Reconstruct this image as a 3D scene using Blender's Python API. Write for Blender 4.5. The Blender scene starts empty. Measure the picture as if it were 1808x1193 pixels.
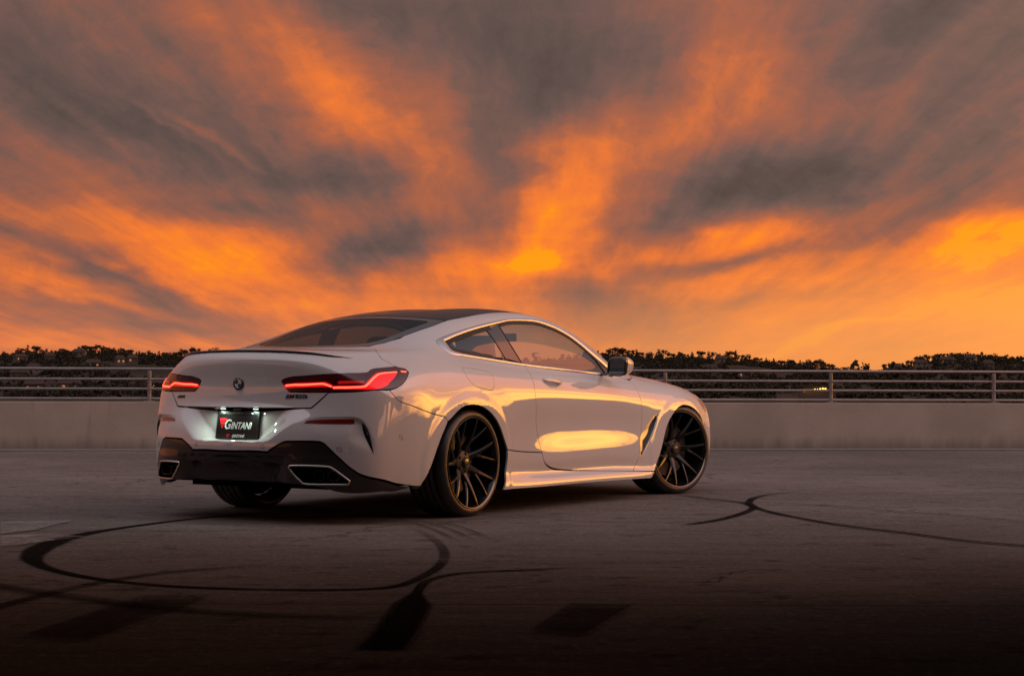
import bpy, bmesh, math, random
import numpy as np
from mathutils import Vector, Matrix, geometry
from mathutils.bvhtree import BVHTree
from mathutils.interpolate import poly_3d_calc

random.seed(7)
scene = bpy.context.scene
COL = scene.collection
PI = math.pi

# ------------------------------------------------------------------ camera
CAM_H = 0.83987
cam = bpy.data.cameras.new('camera')
cam_ob = bpy.data.objects.new('camera', cam); COL.objects.link(cam_ob)
cam_ob.matrix_world = Matrix.Translation((0, 0, CAM_H)) @ Matrix.Rotation(PI/2+0.0225233, 4, 'X') @ Matrix.Rotation(0.00311, 4, 'Z')
cam.sensor_width = 36.0; cam.lens = 36.0*3321.818/1808.0; cam.clip_start = 0.05; cam.clip_end = 9000
scene.camera = cam_ob
scene.render.resolution_x = 1024; scene.render.resolution_y = 675
scene.view_settings.view_transform = 'Standard'; scene.view_settings.look = 'None'
scene.view_settings.exposure = 0.0; scene.view_settings.gamma = 1.0; scene.view_settings.use_curve_mapping = False
scene.cycles.use_denoising = True
scene.cycles.max_bounces = 10; scene.cycles.transparent_max_bounces = 24
scene.cycles.sample_clamp_indirect = 6.0

# ------------------------------------------------------------------ node helper
class NB:
    def __init__(s, nt): s.nt = nt
    def n(s, t, **k):
        x = s.nt.nodes.new(t)
        for a, b in k.items(): setattr(x, a, b)
        return x
    def put(s, sock, v):
        if v is None: return
        if hasattr(v, 'is_linked') or hasattr(v, 'links'): s.nt.links.new(v, sock)
        else: sock.default_value = v
    def m(s, op, a, b=None, c=None, clamp=False):
        x = s.n('ShaderNodeMath', operation=op, use_clamp=clamp)
        for i, v in enumerate((a, b, c)): s.put(x.inputs[i], v)
        return x.outputs[0]
    def v(s, op, a, b=None, sc=None):
        x = s.n('ShaderNodeVectorMath', operation=op)
        s.put(x.inputs[0], a)
        if b is not None: s.put(x.inputs[1], b)
        if sc is not None: s.put(x.inputs[3], sc)
        return x.outputs['Value'] if op in ('DOT_PRODUCT', 'LENGTH') else x.outputs[0]
    def xyz(s, a, b, c):
        x = s.n('ShaderNodeCombineXYZ')
        for i, q in enumerate((a, b, c)): s.put(x.inputs[i], q)
        return x.outputs[0]
    def noise(s, vec, scale, detail=4, rough=.55, dist=0., w=None):
        x = s.n('ShaderNodeTexNoise'); s.put(x.inputs['Vector'], vec)
        x.inputs['Scale'].default_value = scale; x.inputs['Detail'].default_value = detail
        x.inputs['Roughness'].default_value = rough; x.inputs['Distortion'].default_value = dist
        return x
    def ramp(s, f, stops, interp='LINEAR'):
        x = s.n('ShaderNodeValToRGB'); s.put(x.inputs[0], f); e = x.color_ramp.elements
        x.color_ramp.interpolation = interp
        while len(e) < len(stops): e.new(.5)
        for q, (p_, c) in zip(e, stops):
            q.position = p_; q.color = tuple(c)+(1,) if len(c) == 3 else c
        return x.outputs[0]
    def mix(s, f, a, b, blend='MIX'):
        x = s.n('ShaderNodeMix', data_type='RGBA', blend_type=blend)
        s.put(x.inputs[0], f); s.put(x.inputs[6], a if not isinstance(a, tuple) else tuple(a)+(1,)); s.put(x.inputs[7], b if not isinstance(b, tuple) else tuple(b)+(1,))
        return x.outputs[2]
    def sstep(s, x, lo, hi, a=0., b=1.):
        q = s.n('ShaderNodeMapRange', interpolation_type='SMOOTHSTEP'); s.put(q.inputs[0], x)
        for i, v in zip((1, 2, 3, 4), (lo, hi, a, b)): q.inputs[i].default_value = v
        return q.outputs[0]

# ------------------------------------------------------------------ world: sunset cloud deck
SUN_AZ = 72.0     # degrees to the right of the viewing direction
SUN_EL = 3.0
world = bpy.data.worlds.new('World'); scene.world = world; world.use_nodes = True
nt = world.node_tree; nt.nodes.clear(); B = NB(nt)
d = B.n('ShaderNodeTexCoord').outputs['Generated']
sx = B.n('ShaderNodeSeparateXYZ'); B.put(sx.inputs[0], d)
dx, dy, dz = sx.outputs
az = B.m('MULTIPLY', B.m('ARCTAN2', dx, dy), 180/PI)
el = B.m('MULTIPLY', B.m('ARCSINE', dz), 180/PI)
elp = B.m('MAXIMUM', el, 0.0)
# cloud sheet seen in perspective: streaks run to a point on the horizon a little right of the car
zz = B.m('ADD', B.m('MAXIMUM', dz, 0.0), 0.055)
px_ = B.m('DIVIDE', B.m('SUBTRACT', dx, 0.012), zz); py_ = B.m('DIVIDE', dy, zz)
plane = B.xyz(px_, B.m('MULTIPLY', py_, 0.22), 0.0)
n_big = B.noise(plane, 0.75, 3, .5, .3).outputs['Fac']
n_str = B.noise(B.v('MULTIPLY', B.v('ADD', plane, (7.3, 2.1, 0)), (1.0, .42, 1.0)), 3.6, 7, .56, .30).outputs['Fac']
# low layers run level
lay = B.xyz(B.m('MULTIPLY', az, 0.05), B.m('MULTIPLY', el, 0.55), 0.0)
n_lay = B.noise(lay, 1.6, 6, .55, .5).outputs['Fac']
ae = B.xyz(az, el, 0.0)
wn = B.noise(B.xyz(B.m('MULTIPLY', az, .16), B.m('MULTIPLY', el, .34), 0.), 1.0, 5, .55).outputs['Color']
warp = B.v('MULTIPLY', B.v('SUBTRACT', wn, (.5, .5, .5)), (5.5, 2.6, 0.0))
aew = B.v('ADD', ae, warp)
D2 = 180/PI/3321.8
def sky_uv(u, v): return ((u-904)*D2, (671.3-v)*D2)
BLOBS = [  # place, half sizes, slope, amount: the lit and the shaded masses of the cloud deck
 (640,215,235,55,46,.30),(520,80,110,50,35,.12),(885,95,240,85,18,-.24),(790,40,120,50,0,-.06),(500,285,200,66,12,-.30),(300,250,160,40,16,-.10),(560,320,70,20,14,-.14),(470,250,60,14,18,.08),(380,240,90,7,26,.16),(290,215,70,6,30,.14),(430,395,100,24,8,-.20),
 (330,455,230,42,22,.23),(500,515,160,35,18,.16),(235,502,185,15,20,-.34),(665,440,135,34,-16,-.40),(985,345,42,115,14,.30),(930,470,80,18,-18,.22),
 (60,150,190,120,10,-.22),(110,330,200,50,14,-.14),(1385,310,180,50,-6,-.46),(1150,405,130,36,-22,-.26),(1270,420,170,24,-8,.24),
 (1230,480,110,13,-12,-.32),(1700,120,190,120,-10,-.26),(1350,80,110,85,0,.14),(1140,235,170,75,-22,.22),(1570,310,40,60,14,.18),
 (1755,425,100,24,-12,.32),(1780,540,170,24,-8,.26),(1500,505,340,75,-6,.26),(1010,527,110,18,8,-.34),(1090,575,150,24,4,-.22),
 (100,540,190,9,8,-.26),(330,580,190,8,4,-.22),(200,605,260,8,2,.10),(860,285,55,85,-8,-.22),(1400,608,120,6,-17,.26),(800,500,120,24,6,.14),
 (1620,380,180,26,-16,-.16),(1060,150,150,55,-25,-.16),(1300,540,200,10,-6,-.14),(560,560,200,9,5,-.12),
]
acc = None
for (u, v, su, sv, rot, amp) in BLOBS:
    a0, e0 = sky_uv(u, v)
    mp = B.n('ShaderNodeMapping', vector_type='TEXTURE'); B.put(mp.inputs[0], aew)
    mp.inputs[1].default_value = (a0, e0, 0); mp.inputs[2].default_value = (0, 0, -math.radians(rot)); mp.inputs[3].default_value = (su*D2, sv*D2, 1)
    q = B.v('DOT_PRODUCT', mp.outputs[0], mp.outputs[0])
    g = B.m('POWER', 0.60653, q)
    acc = B.m('MULTIPLY', g, amp) if acc is None else B.m('MULTIPLY_ADD', g, amp, acc)
# base amount of lit cloud by height, brighter towards the sunset on the right
base = B.m('MULTIPLY_ADD', B.sstep(elp, 0.0, 13.0), -.27, .70)
t_ = B.m('ADD', base, B.m('MULTIPLY', acc, .98))
t_ = B.m('ADD', t_, B.m('MULTIPLY', B.m('SUBTRACT', n_big, .5), .42))
t_ = B.m('ADD', t_, B.m('MULTIPLY', B.m('SUBTRACT', n_str, .5), .62))
lowm = B.sstep(el, 1.0, 7.0, 1.0, 0.12)
t_ = B.m('ADD', t_, B.m('MULTIPLY', B.m('SUBTRACT', n_lay, .5), B.m('MULTIPLY', lowm, .55)))
n_fine = B.noise(aew, 1.7, 6, .62, .15).outputs['Fac']
t_ = B.m('ADD', t_, B.m('MULTIPLY', B.m('SUBTRACT', n_fine, .5), .20))
n_ray = B.noise(B.v('MULTIPLY', B.v('ADD', plane, (3.1, 9.7, 0)), (1.0, .26, 1.0)), 9.5, 5, .55, .1).outputs['Fac']
t_ = B.m('ADD', t_, B.m('MULTIPLY', B.m('SUBTRACT', n_ray, .5), .24))
cloud = B.ramp(t_, [(0.0, (.072, .046, .037)), (.18, (.116, .078, .068)), (.32, (.178, .098, .080)), (.44, (.285, .110, .074)), (.58, (.42, .126, .062)), (.70, (.64, .158, .048)), (.84, (.90, .200, .034)), (.95, (1.0, .255, .018)), (1.0, (1.0, .335, .006))], 'LINEAR')
# pale dusty band just over the hills
haze_f = B.m('MULTIPLY', B.sstep(B.m('SUBTRACT', elp, B.m('MULTIPLY', B.sstep(az, -4.0, 18.0), 1.2)), 0.2, 3.6, 1.0, 0.0), .50)
hz_r = B.sstep(az, -12.0, 16.0)
hazecol = B.mix(hz_r, (.62, .225, .118), (1.0, .365, .085))
haze_f = B.m('MULTIPLY', haze_f, B.m('MULTIPLY_ADD', hz_r, .60, 1.0))
cloud = B.mix(haze_f, cloud, hazecol)
# the deck thins to dusky grey overhead, out of the frame
zen = B.mix(n_big, (.345, .305, .335), (.57, .495, .53))
zsc = B.n('ShaderNodeVectorMath', operation='SCALE'); B.put(zsc.inputs[0], zen); B.put(zsc.inputs[3], B.m('MULTIPLY_ADD', B.m('ADD', B.m('MULTIPLY', dx, .31), B.m('MULTIPLY', dy, .95)), -.95, 1.12)); zen = zsc.outputs[0]
cloud = B.mix(B.sstep(el, 11.0, 34.0), cloud, zen)
# afterglow around the place where the sun has gone down
azd = B.m('MULTIPLY', B.m('SUBTRACT', az, SUN_AZ-4.0), 1/16.5)
eld = B.m('MULTIPLY', B.m('SUBTRACT', el, 5.0), 1/5.5)
glow = B.m('POWER', 0.60653, B.m('ADD', B.m('MULTIPLY', azd, azd), B.m('MULTIPLY', eld, eld)))
gn = B.noise(B.v('MULTIPLY', aew, (.075, .20, 0)), 1.0, 5, .6, .8).outputs['Fac']
glow = B.m('MULTIPLY', glow, B.sstep(gn, .36, .62, .40, 1.60))
gcol = B.n('ShaderNodeVectorMath', operation='SCALE'); gcol.inputs[0].default_value = (3.8, 1.75, .0); B.put(gcol.inputs[3], glow)
cloud = B.mix(1.0, cloud, gcol.outputs[0], 'ADD')
# pink light high over the sunset
azp = B.m('MULTIPLY', B.m('SUBTRACT', az, SUN_AZ+26.0), 1/34.0); elq = B.m('MULTIPLY', B.m('SUBTRACT', el, 30.0), 1/15.0)
pk = B.m('POWER', 0.60653, B.m('ADD', B.m('MULTIPLY', azp, azp), B.m('MULTIPLY', elq, elq)))
pcol = B.n('ShaderNodeVectorMath', operation='SCALE'); pcol.inputs[0].default_value = (.92, .66, .62); B.put(pcol.inputs[3], B.m('MULTIPLY', pk, B.sstep(n_big, .3, .7, .8, 1.2)))
cloud = B.mix(1.0, cloud, pcol.outputs[0], 'ADD')
below = B.sstep(el, -1.2, -.2)
cloud = B.mix(below, (.05, .042, .04), cloud)
nish = B.n('ShaderNodeTexSky', sky_type='NISHITA', sun_disc=False, sun_elevation=math.radians(SUN_EL), sun_rotation=math.radians(SUN_AZ), altitude=200)
bg1 = B.n('ShaderNodeBackground'); B.put(bg1.inputs[0], cloud); bg1.inputs[1].default_value = 1.0
bg2 = B.n('ShaderNodeBackground'); B.put(bg2.inputs[0], nish.outputs[0]); bg2.inputs[1].default_value = 0.0002
add = B.n('ShaderNodeAddShader'); nt.links.new(bg1.outputs[0], add.inputs[0]); nt.links.new(bg2.outputs[0], add.inputs[1])
wo = B.n('ShaderNodeOutputWorld'); nt.links.new(add.outputs[0], wo.inputs[0])
world.cycles.sampling_method = 'MANUAL'; world.cycles.sample_map_resolution = 1024

# ------------------------------------------------------------------ the last of the sun, low on the right
sun = bpy.data.lights.new('sun', 'SUN'); sun.energy = 0.95; sun.angle = math.radians(64); sun.color = (1.0, .21, .04)
sun_ob = bpy.data.objects.new('sun', sun); COL.objects.link(sun_ob)
sv = Vector((math.sin(math.radians(SUN_AZ))*math.cos(math.radians(SUN_EL+2)), math.cos(math.radians(SUN_AZ))*math.cos(math.radians(SUN_EL+2)), math.sin(math.radians(SUN_EL+2))))
sun_ob.rotation_euler = sv.to_track_quat('Z', 'Y').to_euler(); sun_ob.location = (20, 5, 10)

# ------------------------------------------------------------------ object helpers
def tag(o, label=None, cat=None, group=None, kind=None):
    if label: o['label'] = label
    if cat: o['category'] = cat
    if group: o['group'] = group
    if kind: o['kind'] = kind
    return o
def empty(name, mat=None, parent=None):
    o = bpy.data.objects.new(name, None); COL.objects.link(o); o.empty_display_size = .1
    if parent: o.parent = parent
    if mat is not None: o.matrix_local = mat
    return o
def mesh_ob(name, V, F, mat=None, parent=None, smooth=False):
    me = bpy.data.meshes.new(name); me.from_pydata([tuple(v) for v in V], [], F)
    if mat: me.materials.append(mat)
    if smooth: me.shade_smooth()
    me.update()
    o = bpy.data.objects.new(name, me); COL.objects.link(o)
    if parent: o.parent = parent
    return o
def bm_ob(name, bm, mat=None, parent=None, smooth=False):
    me = bpy.data.meshes.new(name); bm.normal_update(); bm.to_mesh(me); bm.free()
    if mat: me.materials.append(mat)
    if smooth: me.shade_smooth()
    o = bpy.data.objects.new(name, me); COL.objects.link(o)
    if parent: o.parent = parent
    return o
def link_ob(name, me, parent=None, mat=None):
    o = bpy.data.objects.new(name, me); COL.objects.link(o)
    if parent: o.parent = parent
    if mat is not None: o.matrix_local = mat
    return o
def bx(bm, x0, x1, y0, y1, z0, z1, bev=0, seg=2):
    r = bmesh.ops.create_cube(bm, size=1, matrix=Matrix.Translation(((x0+x1)/2, (y0+y1)/2, (z0+z1)/2)) @ Matrix.Diagonal((x1-x0, y1-y0, z1-z0, 1)))
    if bev:
        es = {e for v in r['verts'] for e in v.link_edges}
        bmesh.ops.bevel(bm, geom=list(es), offset=bev, segments=seg, affect='EDGES', profile=.5)
def tube(pts, rad, n=8, cap=True, closed=False):
    """round bar along a polyline; returns verts, faces"""
    P = [Vector(p) for p in pts]; V = []; F = []; m = len(P)
    up = Vector((0, 0, 1)); prev = None
    for i, p in enumerate(P):
        a = P[(i-1) % m] if (i > 0 or closed) else P[0]; b = P[(i+1) % m] if (i < m-1 or closed) else P[-1]
        t = (b-a).normalized()
        if prev is None:
            s = t.cross(up); s = s if s.length > 1e-3 else t.cross(Vector((1, 0, 0)))
        else: s = prev-t*prev.dot(t)
        s.normalize(); prev = s; q = t.cross(s)
        r = rad(i/(m-1)) if callable(rad) else rad
        for k in range(n):
            a_ = 2*PI*k/n; V.append(p+(s*math.cos(a_)+q*math.sin(a_))*r)
    rings = m if closed else m-1
    for i in range(rings):
        j = (i+1) % m
        for k in range(n): F.append((i*n+k, i*n+(k+1) % n, j*n+(k+1) % n, j*n+k))
    if cap and not closed: F.append(tuple(range(n))[::-1]); F.append(tuple((m-1)*n+k for k in range(n)))
    return V, F
def pmat(name, col, rough=.5, metal=0., coat=0., coat_r=.03, spec=.5, ior=1.5, emis=None, es=0.):
    m = bpy.data.materials.new(name); m.use_nodes = True; b = m.node_tree.nodes['Principled BSDF']
    b.inputs['Base Color'].default_value = tuple(col)+(1,); b.inputs['Roughness'].default_value = rough; b.inputs['Metallic'].default_value = metal
    b.inputs['Coat Weight'].default_value = coat; b.inputs['Coat Roughness'].default_value = coat_r; b.inputs['Specular IOR Level'].default_value = spec; b.inputs['IOR'].default_value = ior
    if emis: b.inputs['Emission Color'].default_value = tuple(emis)+(1,); b.inputs['Emission Strength'].default_value = es
    return m
def noisy(m, col_a, col_b, scale, detail=6, bump=0., bscale=None, rough=None, coord='Object'):
    """lay two-tone noise and fine relief over a material"""
    N_ = NB(m.node_tree); b = m.node_tree.nodes['Principled BSDF']
    tc = N_.n('ShaderNodeTexCoord').outputs[coord]
    f = N_.noise(tc, scale, detail, .6).outputs['Fac']
    c = N_.mix(N_.sstep(f, .3, .7), col_a, col_b); N_.put(b.inputs['Base Color'], c)
    if rough: N_.put(b.inputs['Roughness'], N_.sstep(f, .3, .7, rough[0], rough[1]))
    if bump:
        bp = N_.n('ShaderNodeBump'); bp.inputs['Strength'].default_value = bump; bp.inputs['Distance'].default_value = .01
        N_.put(bp.inputs['Height'], N_.noise(tc, bscale or scale*8, 5, .65).outputs['Fac']); N_.put(b.inputs['Normal'], bp.outputs[0])
    return m

# ================================================================== the parking deck
# far parapet runs almost square to the view, its left end a little nearer
WA = Vector((-5.22, 22.13, 0)); WB = Vector((4.85, 23.15, 0))
WD = (WB-WA).normalized(); WN = Vector((WD.y, -WD.x, 0))      # WN points back to the camera
W_ANG = math.atan2(WD.y, WD.x)

def deck_material():
    m = bpy.data.materials.new('deck_concrete'); m.use_nodes = True; b = m.node_tree.nodes['Principled BSDF']; N_ = NB(m.node_tree)
    tc = N_.n('ShaderNodeTexCoord').outputs['Object']
    mp = N_.n('ShaderNodeMapping'); N_.put(mp.inputs[0], tc); mp.inputs[2].default_value = (0, 0, -.10); mp.inputs[3].default_value = (.35, 1.6, 1)
    big = N_.noise(tc, .35, 5, .6).outputs['Fac']; brush = N_.noise(mp.outputs[0], 3.0, 7, .68, .4).outputs['Fac']
    fine = N_.noise(tc, 46, 5, .7).outputs['Fac']; spots = N_.noise(tc, 5.5, 3, .5).outputs['Fac']
    c = N_.mix(N_.sstep(big, .3, .7), (.135, .117, .106), (.200, .173, .157))
    c = N_.mix(N_.m('MULTIPLY', N_.sstep(brush, .42, .72), .55), c, (.085, .073, .066))
    grit = N_.noise(tc, 17, 6, .75).outputs['Fac']
    c = N_.mix(N_.m('MULTIPLY', N_.sstep(grit, .50, .70), .65), c, (.285, .252, .230))
    c = N_.mix(N_.m('MULTIPLY', N_.sstep(fine, .54, .72), .7), c, (.33, .295, .27))
    c = N_.mix(N_.m('MULTIPLY', N_.sstep(fine, .30, .46, 1, 0), .7), c, (.045, .039, .036))
    c = N_.mix(N_.m('MULTIPLY', N_.sstep(spots, .58, .72), .6), c, (.060, .052, .047))
    vo = N_.n('ShaderNodeTexVoronoi', feature='DISTANCE_TO_EDGE'); vo.inputs['Scale'].default_value = .42; N_.put(vo.inputs['Vector'], N_.v('ADD', tc, N_.v('MULTIPLY', N_.noise(tc, 1.6, 6, .65).outputs['Color'], (.9, .9, 0))))
    crk = N_.m('MULTIPLY', N_.sstep(vo.outputs[0], .0, .006, 1, 0), N_.sstep(big, .45, .6))
    c = N_.mix(N_.m('MULTIPLY', crk, .75), c, (.022, .019, .018))
    N_.put(b.inputs['Base Color'], c)
    N_.put(b.inputs['Roughness'], N_.sstep(brush, .3, .75, .85, .65))
    b.inputs['Specular IOR Level'].default_value = .0
    bp = N_.n('ShaderNodeBump'); bp.inputs['Strength'].default_value = .6; bp.inputs['Distance'].default_value = .006
    N_.put(bp.inputs['Height'], N_.m('ADD', N_.m('ADD', N_.m('MULTIPLY', fine, .5), grit), brush)); N_.put(b.inputs['Normal'], bp.outputs[0])
    return m
M_DECK = deck_material()
# deck slabs: strips between the sawn joints, each joint a real recess
JOINTS = [-16.0, -8.0, -1.0, 7.08, 13.9, 17.9, 22.9]
bm = bmesh.new(); bm.free()
RX0, RX1 = -46.0, 24.0
def deck_strip(y0, y1):
    g = .006
    def yy(x, y): return y+x*.102*(1 if y > 13 else .03)
    xs = [RX0, -12.1, -4.05, 4.05, 12.1, RX1]
    V = []; F = []
    V = [(RX0, yy(RX0, y0)+g, 0), (RX1, yy(RX1, y0)+g, 0), (RX1, yy(RX1, y1)-g, 0), (RX0, yy(RX0, y1)-g, 0)]
    V += [(v[0], v[1], -.02) for v in V]
    F = [(0, 1, 2, 3), (4, 5, 1, 0), (6, 7, 3, 2)]
    return V, F
deck = empty('parking_deck'); tag(deck, kind='structure')
for i in range(len(JOINTS)-1):
    V, F = deck_strip(JOINTS[i], JOINTS[i+1]); mesh_ob('concrete_slab', V, F, M_DECK, deck)
M_BED = pmat('joint_bed', (.03, .027, .025), .9)
mesh_ob('joint_sealant', [(RX0, -16.5, -.014), (RX1, -16.5, -.014), (RX1, 26, -.014), (RX0, 26, -.014)], [(0, 1, 2, 3)], M_BED, deck)

# ---- parapet walls
M_WALL = noisy(pmat('parapet_concrete', (.3, .27, .24), .75, spec=.3), (.305, .255, .208), (.375, .315, .258), 1.3, 8, .35, 30)
N_ = NB(M_WALL.node_tree); b_ = M_WALL.node_tree.nodes['Principled BSDF']
src = b_.inputs['Base Color'].links[0].from_socket
tc_ = N_.n('ShaderNodeTexCoord').outputs['Object']
mp_ = N_.n('ShaderNodeMapping'); N_.put(mp_.inputs[0], tc_); mp_.inputs[3].default_value = (5.0, 5.0, .7)
run = N_.noise(mp_.outputs[0], 1.3, 6, .6).outputs['Fac']
sepz = N_.n('ShaderNodeSeparateXYZ'); N_.put(sepz.inputs[0], tc_)
foot_tone = N_.m('MULTIPLY', N_.sstep(N_.m('ADD', sepz.outputs[2], N_.m('MULTIPLY', run, -.25)), -.14, .07, 1, 0), .7)  # darker towards the foot of the wall, edge broken by noise
c_ = N_.mix(N_.m('MULTIPLY', N_.sstep(run, .58, .75), .35), src, (.17, .15, .135)); c_ = N_.mix(foot_tone, c_, (.10, .088, .078))
N_.put(b_.inputs['Base Color'], c_)
WALL_T = .575
def parapet(name, label, L0, L1, mat_w, seed):
    """wall pieces between the pour joints, set along local x, inner face at local y = 0"""
    root = empty(name, mat_w); tag(root, label, 'wall')
    x = L0; rnd = random.Random(seed)
    while x < L1:
        w = min(7.9, L1-x); bm = bmesh.new(); bx(bm, x+.006, x+w-.006, 0.0, .22, -.02, WALL_T, .008, 2); bm_ob('wall_panel', bm, M_WALL, root); x += w
    bm = bmesh.new(); bx(bm, L0, L1, .03, .19, -.02, WALL_T-.03); bm_ob('joint_filler', bm, M_BED, root)
    bm = bmesh.new(); bx(bm, L0, L1, -.055, -.002, .001, .018, .006, 2); bm_ob('base_sealant', bm, M_SEAL, root)
    return root
M_SEAL = pmat('sealant', (.27, .26, .25), .6)
mat_far = Matrix.Translation(WA) @ Matrix.Rotation(W_ANG, 4, 'Z')
parapet('parapet_wall', 'long low concrete parapet behind the car, below the guard rail', -26.5, 22.0, mat_far, 1)
RIGHT0 = mat_far @ Vector((22.0, 0, 0))
mat_right = Matrix.Translation(RIGHT0) @ Matrix.Rotation(W_ANG-PI/2, 4, 'Z')
parapet('parapet_wall', 'concrete parapet along the right side of the deck, out of the picture', .25, 38.0, mat_right, 2)

# ---- guard rails
M_RAIL = noisy(pmat('galvanised_rail', (.24, .23, .235), .42, .55), (.20, .19, .195), (.27, .26, .265), 6, 5, .05, 60, (.36, .52))
def rail_run(name, label, L0, L1, mat_w, posts):
    root = empty(name, mat_w); tag(root, label, 'railing', 'guard rails on the parapets')
    for z, r in ((.963, .0175), (.842, .0155), (.727, .0155), (.612, .0155)):
        V, F = tube([(L0, .10, z), (L1, .10, z)], r, 12); mesh_ob('rail', V, F, M_RAIL, root, True)
    pm = None
    for px in posts:
        if pm is None:
            V, F = tube([(0, .10, WALL_T-.01), (0, .10, .945)], .023, 12)
            bm = bmesh.new(); vs = [bm.verts.new(v) for v in V]; [bm.faces.new([vs[i] for i in f]) for f in F]
            bx(bm, -.06, .06, .05, .15, WALL_T+.001, WALL_T+.012, .003, 1)
            o = bm_ob('post', bm, M_RAIL, root); pm = o.data; pm.shade_smooth() if False else None
        else: o = link_ob('post', pm, root)
        o.location = (px, 0, 0)
    return root
def along(u):    # distance along the wall of the wall point seen in photo column u
    k = (u-904)/3321.8; t = (k*WA.y-WA.x)/(WD.x-k*WD.y); return t
p0 = along(263); p1 = along(1471); st = (p1-p0)/4
rail_run('guard_rail', 'grey four-bar pipe rail standing on the parapet behind the car', -26.5, 22.0, mat_far, [p0+st*i for i in range(-10, 12) if -26 < p0+st*i < 21.5])
rail_run('guard_rail', 'pipe rail on the right-hand parapet, out of the picture', .3, 38.0, mat_right, [2.0*i+.8 for i in range(0, 19)])

# ---- rubber marks and worn paint on the deck
GM = {}
GM = {
 'loop': [(-1.271,12.330), (-1.548,11.896), (-1.893,11.394), (-2.168,10.723), (-2.322,10.131), (-2.343,9.539), (-2.280,8.986), (-2.148,8.548), (-1.911,8.131), (-1.654,7.841), (-1.385,7.655), (-1.095,7.560), (-0.797,7.527), (-0.574,7.574), (-0.457,7.702), (-0.377,8.059), (-0.326,8.501), (-0.320,9.051), (-0.372,9.675), (-0.474,10.313), (-0.616,10.912)],
 'tee': [(0.460,8.399), (0.246,8.430), (0.068,8.337), (-0.131,8.257), (-0.274,8.109), (-0.354,7.835), (-0.371,7.380), (-0.371,6.840), (-0.383,6.301), (-0.407,5.842)],
 'diag': [(-1.041,8.610), (-1.267,8.395), (-1.482,8.192), (-1.659,7.863), (-1.788,7.420), (-1.879,6.937), (-1.918,6.639)],
 'low': [(-2.190,7.738), (-1.881,7.437), (-1.625,7.194), (-1.340,6.951), (-0.976,6.742), (-0.606,6.671), (-0.285,6.663)],
 'hook': [(0.976,10.933), (1.211,11.294), (1.445,11.876), (1.599,12.461), (1.642,13.040), (1.826,13.749), (2.249,14.477)],
 'longr': [(1.102,14.270), (1.363,13.463), (1.587,12.977), (1.638,12.193), (1.780,11.456), (1.953,10.888), (2.181,10.415), (2.381,9.946), (2.614,9.616), (2.787,9.306)],
 'upr': [(-0.012,13.268), (0.795,13.435), (1.555,13.036), (2.089,12.708), (2.529,12.076), (2.811,11.738), (3.067,11.281), (3.277,10.941)],
 'fan': [(-0.723,11.305), (-0.572,10.999), (-0.418,10.470), (-0.266,9.746)],
 'jointL': [(-4.288,12.936), (-3.622,13.344), (-3.321,13.758), (-2.578,14.221)],
 'jointR': [(-0.876,7.252), (-0.005,7.164), (0.844,7.078), (1.907,7.017), (2.097,7.005)],
 'white1': [(-2.981,10.988), (-2.583,11.092), (-2.630,10.384), (-2.744,10.115)],
 'white2': [(-2.714,10.007), (-2.473,10.125), (-2.251,9.952), (-2.454,9.470), (-2.533,9.340)],
 'dark1': [(-1.587,6.135), (-1.418,7.237), (-1.160,7.282), (-1.186,6.903), (-1.356,6.009)],
 'dark2': [(0.071,6.312), (0.216,7.026), (0.457,6.997), (0.329,6.538), (0.237,6.177)],
}

def mark_material(name, col, strength, rough=.55, cov=.5):
    m = bpy.data.materials.new(name); m.use_nodes = True; N_ = NB(m.node_tree); b = m.node_tree.nodes['Principled BSDF']
    b.inputs['Base Color'].default_value = col+(1,); b.inputs['Roughness'].default_value = rough+.2; b.inputs['Specular IOR Level'].default_value = .0
    uv = N_.n('ShaderNodeUVMap'); uv.uv_map = 'uv'; s = N_.n('ShaderNodeSeparateXYZ'); N_.put(s.inputs[0], uv.outputs[0])
    mp = N_.n('ShaderNodeMapping'); N_.put(mp.inputs[0], uv.outputs[0]); mp.inputs[3].default_value = (.55, 7, 1)
    st_ = N_.noise(mp.outputs[0], 2.2, 7, .72).outputs['Fac']
    tc = N_.n('ShaderNodeTexCoord').outputs['Object']; gr = N_.noise(tc, 38, 4, .7).outputs['Fac']; lo = N_.noise(tc, 2.2, 3, .5).outputs['Fac']
    e = N_.m('ABSOLUTE', N_.m('MULTIPLY_ADD', s.outputs[1], 2.0, -1.0))
    edge = N_.sstep(N_.m('ADD', e, N_.m('MULTIPLY', st_, .8)), .88, 1.28, 1, 0)
    ends = N_.m('MULTIPLY', N_.sstep(s.outputs[2], 0, .12), 1.0)
    a = N_.m('MULTIPLY', edge, N_.sstep(N_.m('ADD', N_.m('MULTIPLY', gr, .5), N_.m('ADD', st_, N_.m('MULTIPLY', lo, .4))), cov+.15, cov+.55, .06, 1))
    fade = N_.n('ShaderNodeAttribute'); fade.attribute_name = 'fade'
    a = N_.m('MULTIPLY', N_.m('MULTIPLY', a, fade.outputs['Fac']), strength, clamp=True)
    tr = N_.n('ShaderNodeBsdfTransparent'); mx = N_.n('ShaderNodeMixShader'); N_.put(mx.inputs[0], a)
    m.node_tree.links.new(tr.outputs[0], mx.inputs[1]); m.node_tree.links.new(b.outputs[0], mx.inputs[2])
    m.node_tree.links.new(mx.outputs[0], m.node_tree.nodes['Material Output'].inputs[0])
    return m
M_SKID = mark_material('tyre_rubber_mark', (.017, .0145, .014), 1.0, .5, .46)
M_SKIDF = mark_material('faint_rubber_mark', (.018, .015, .014), .62, .6, .5)
M_WPAINT = mark_material('worn_white_paint', (.40, .37, .35), .62, .6, .58)
M_BPAINT = mark_material('blackout_paint', (.030, .026, .024), .6, .55, .5)
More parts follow.
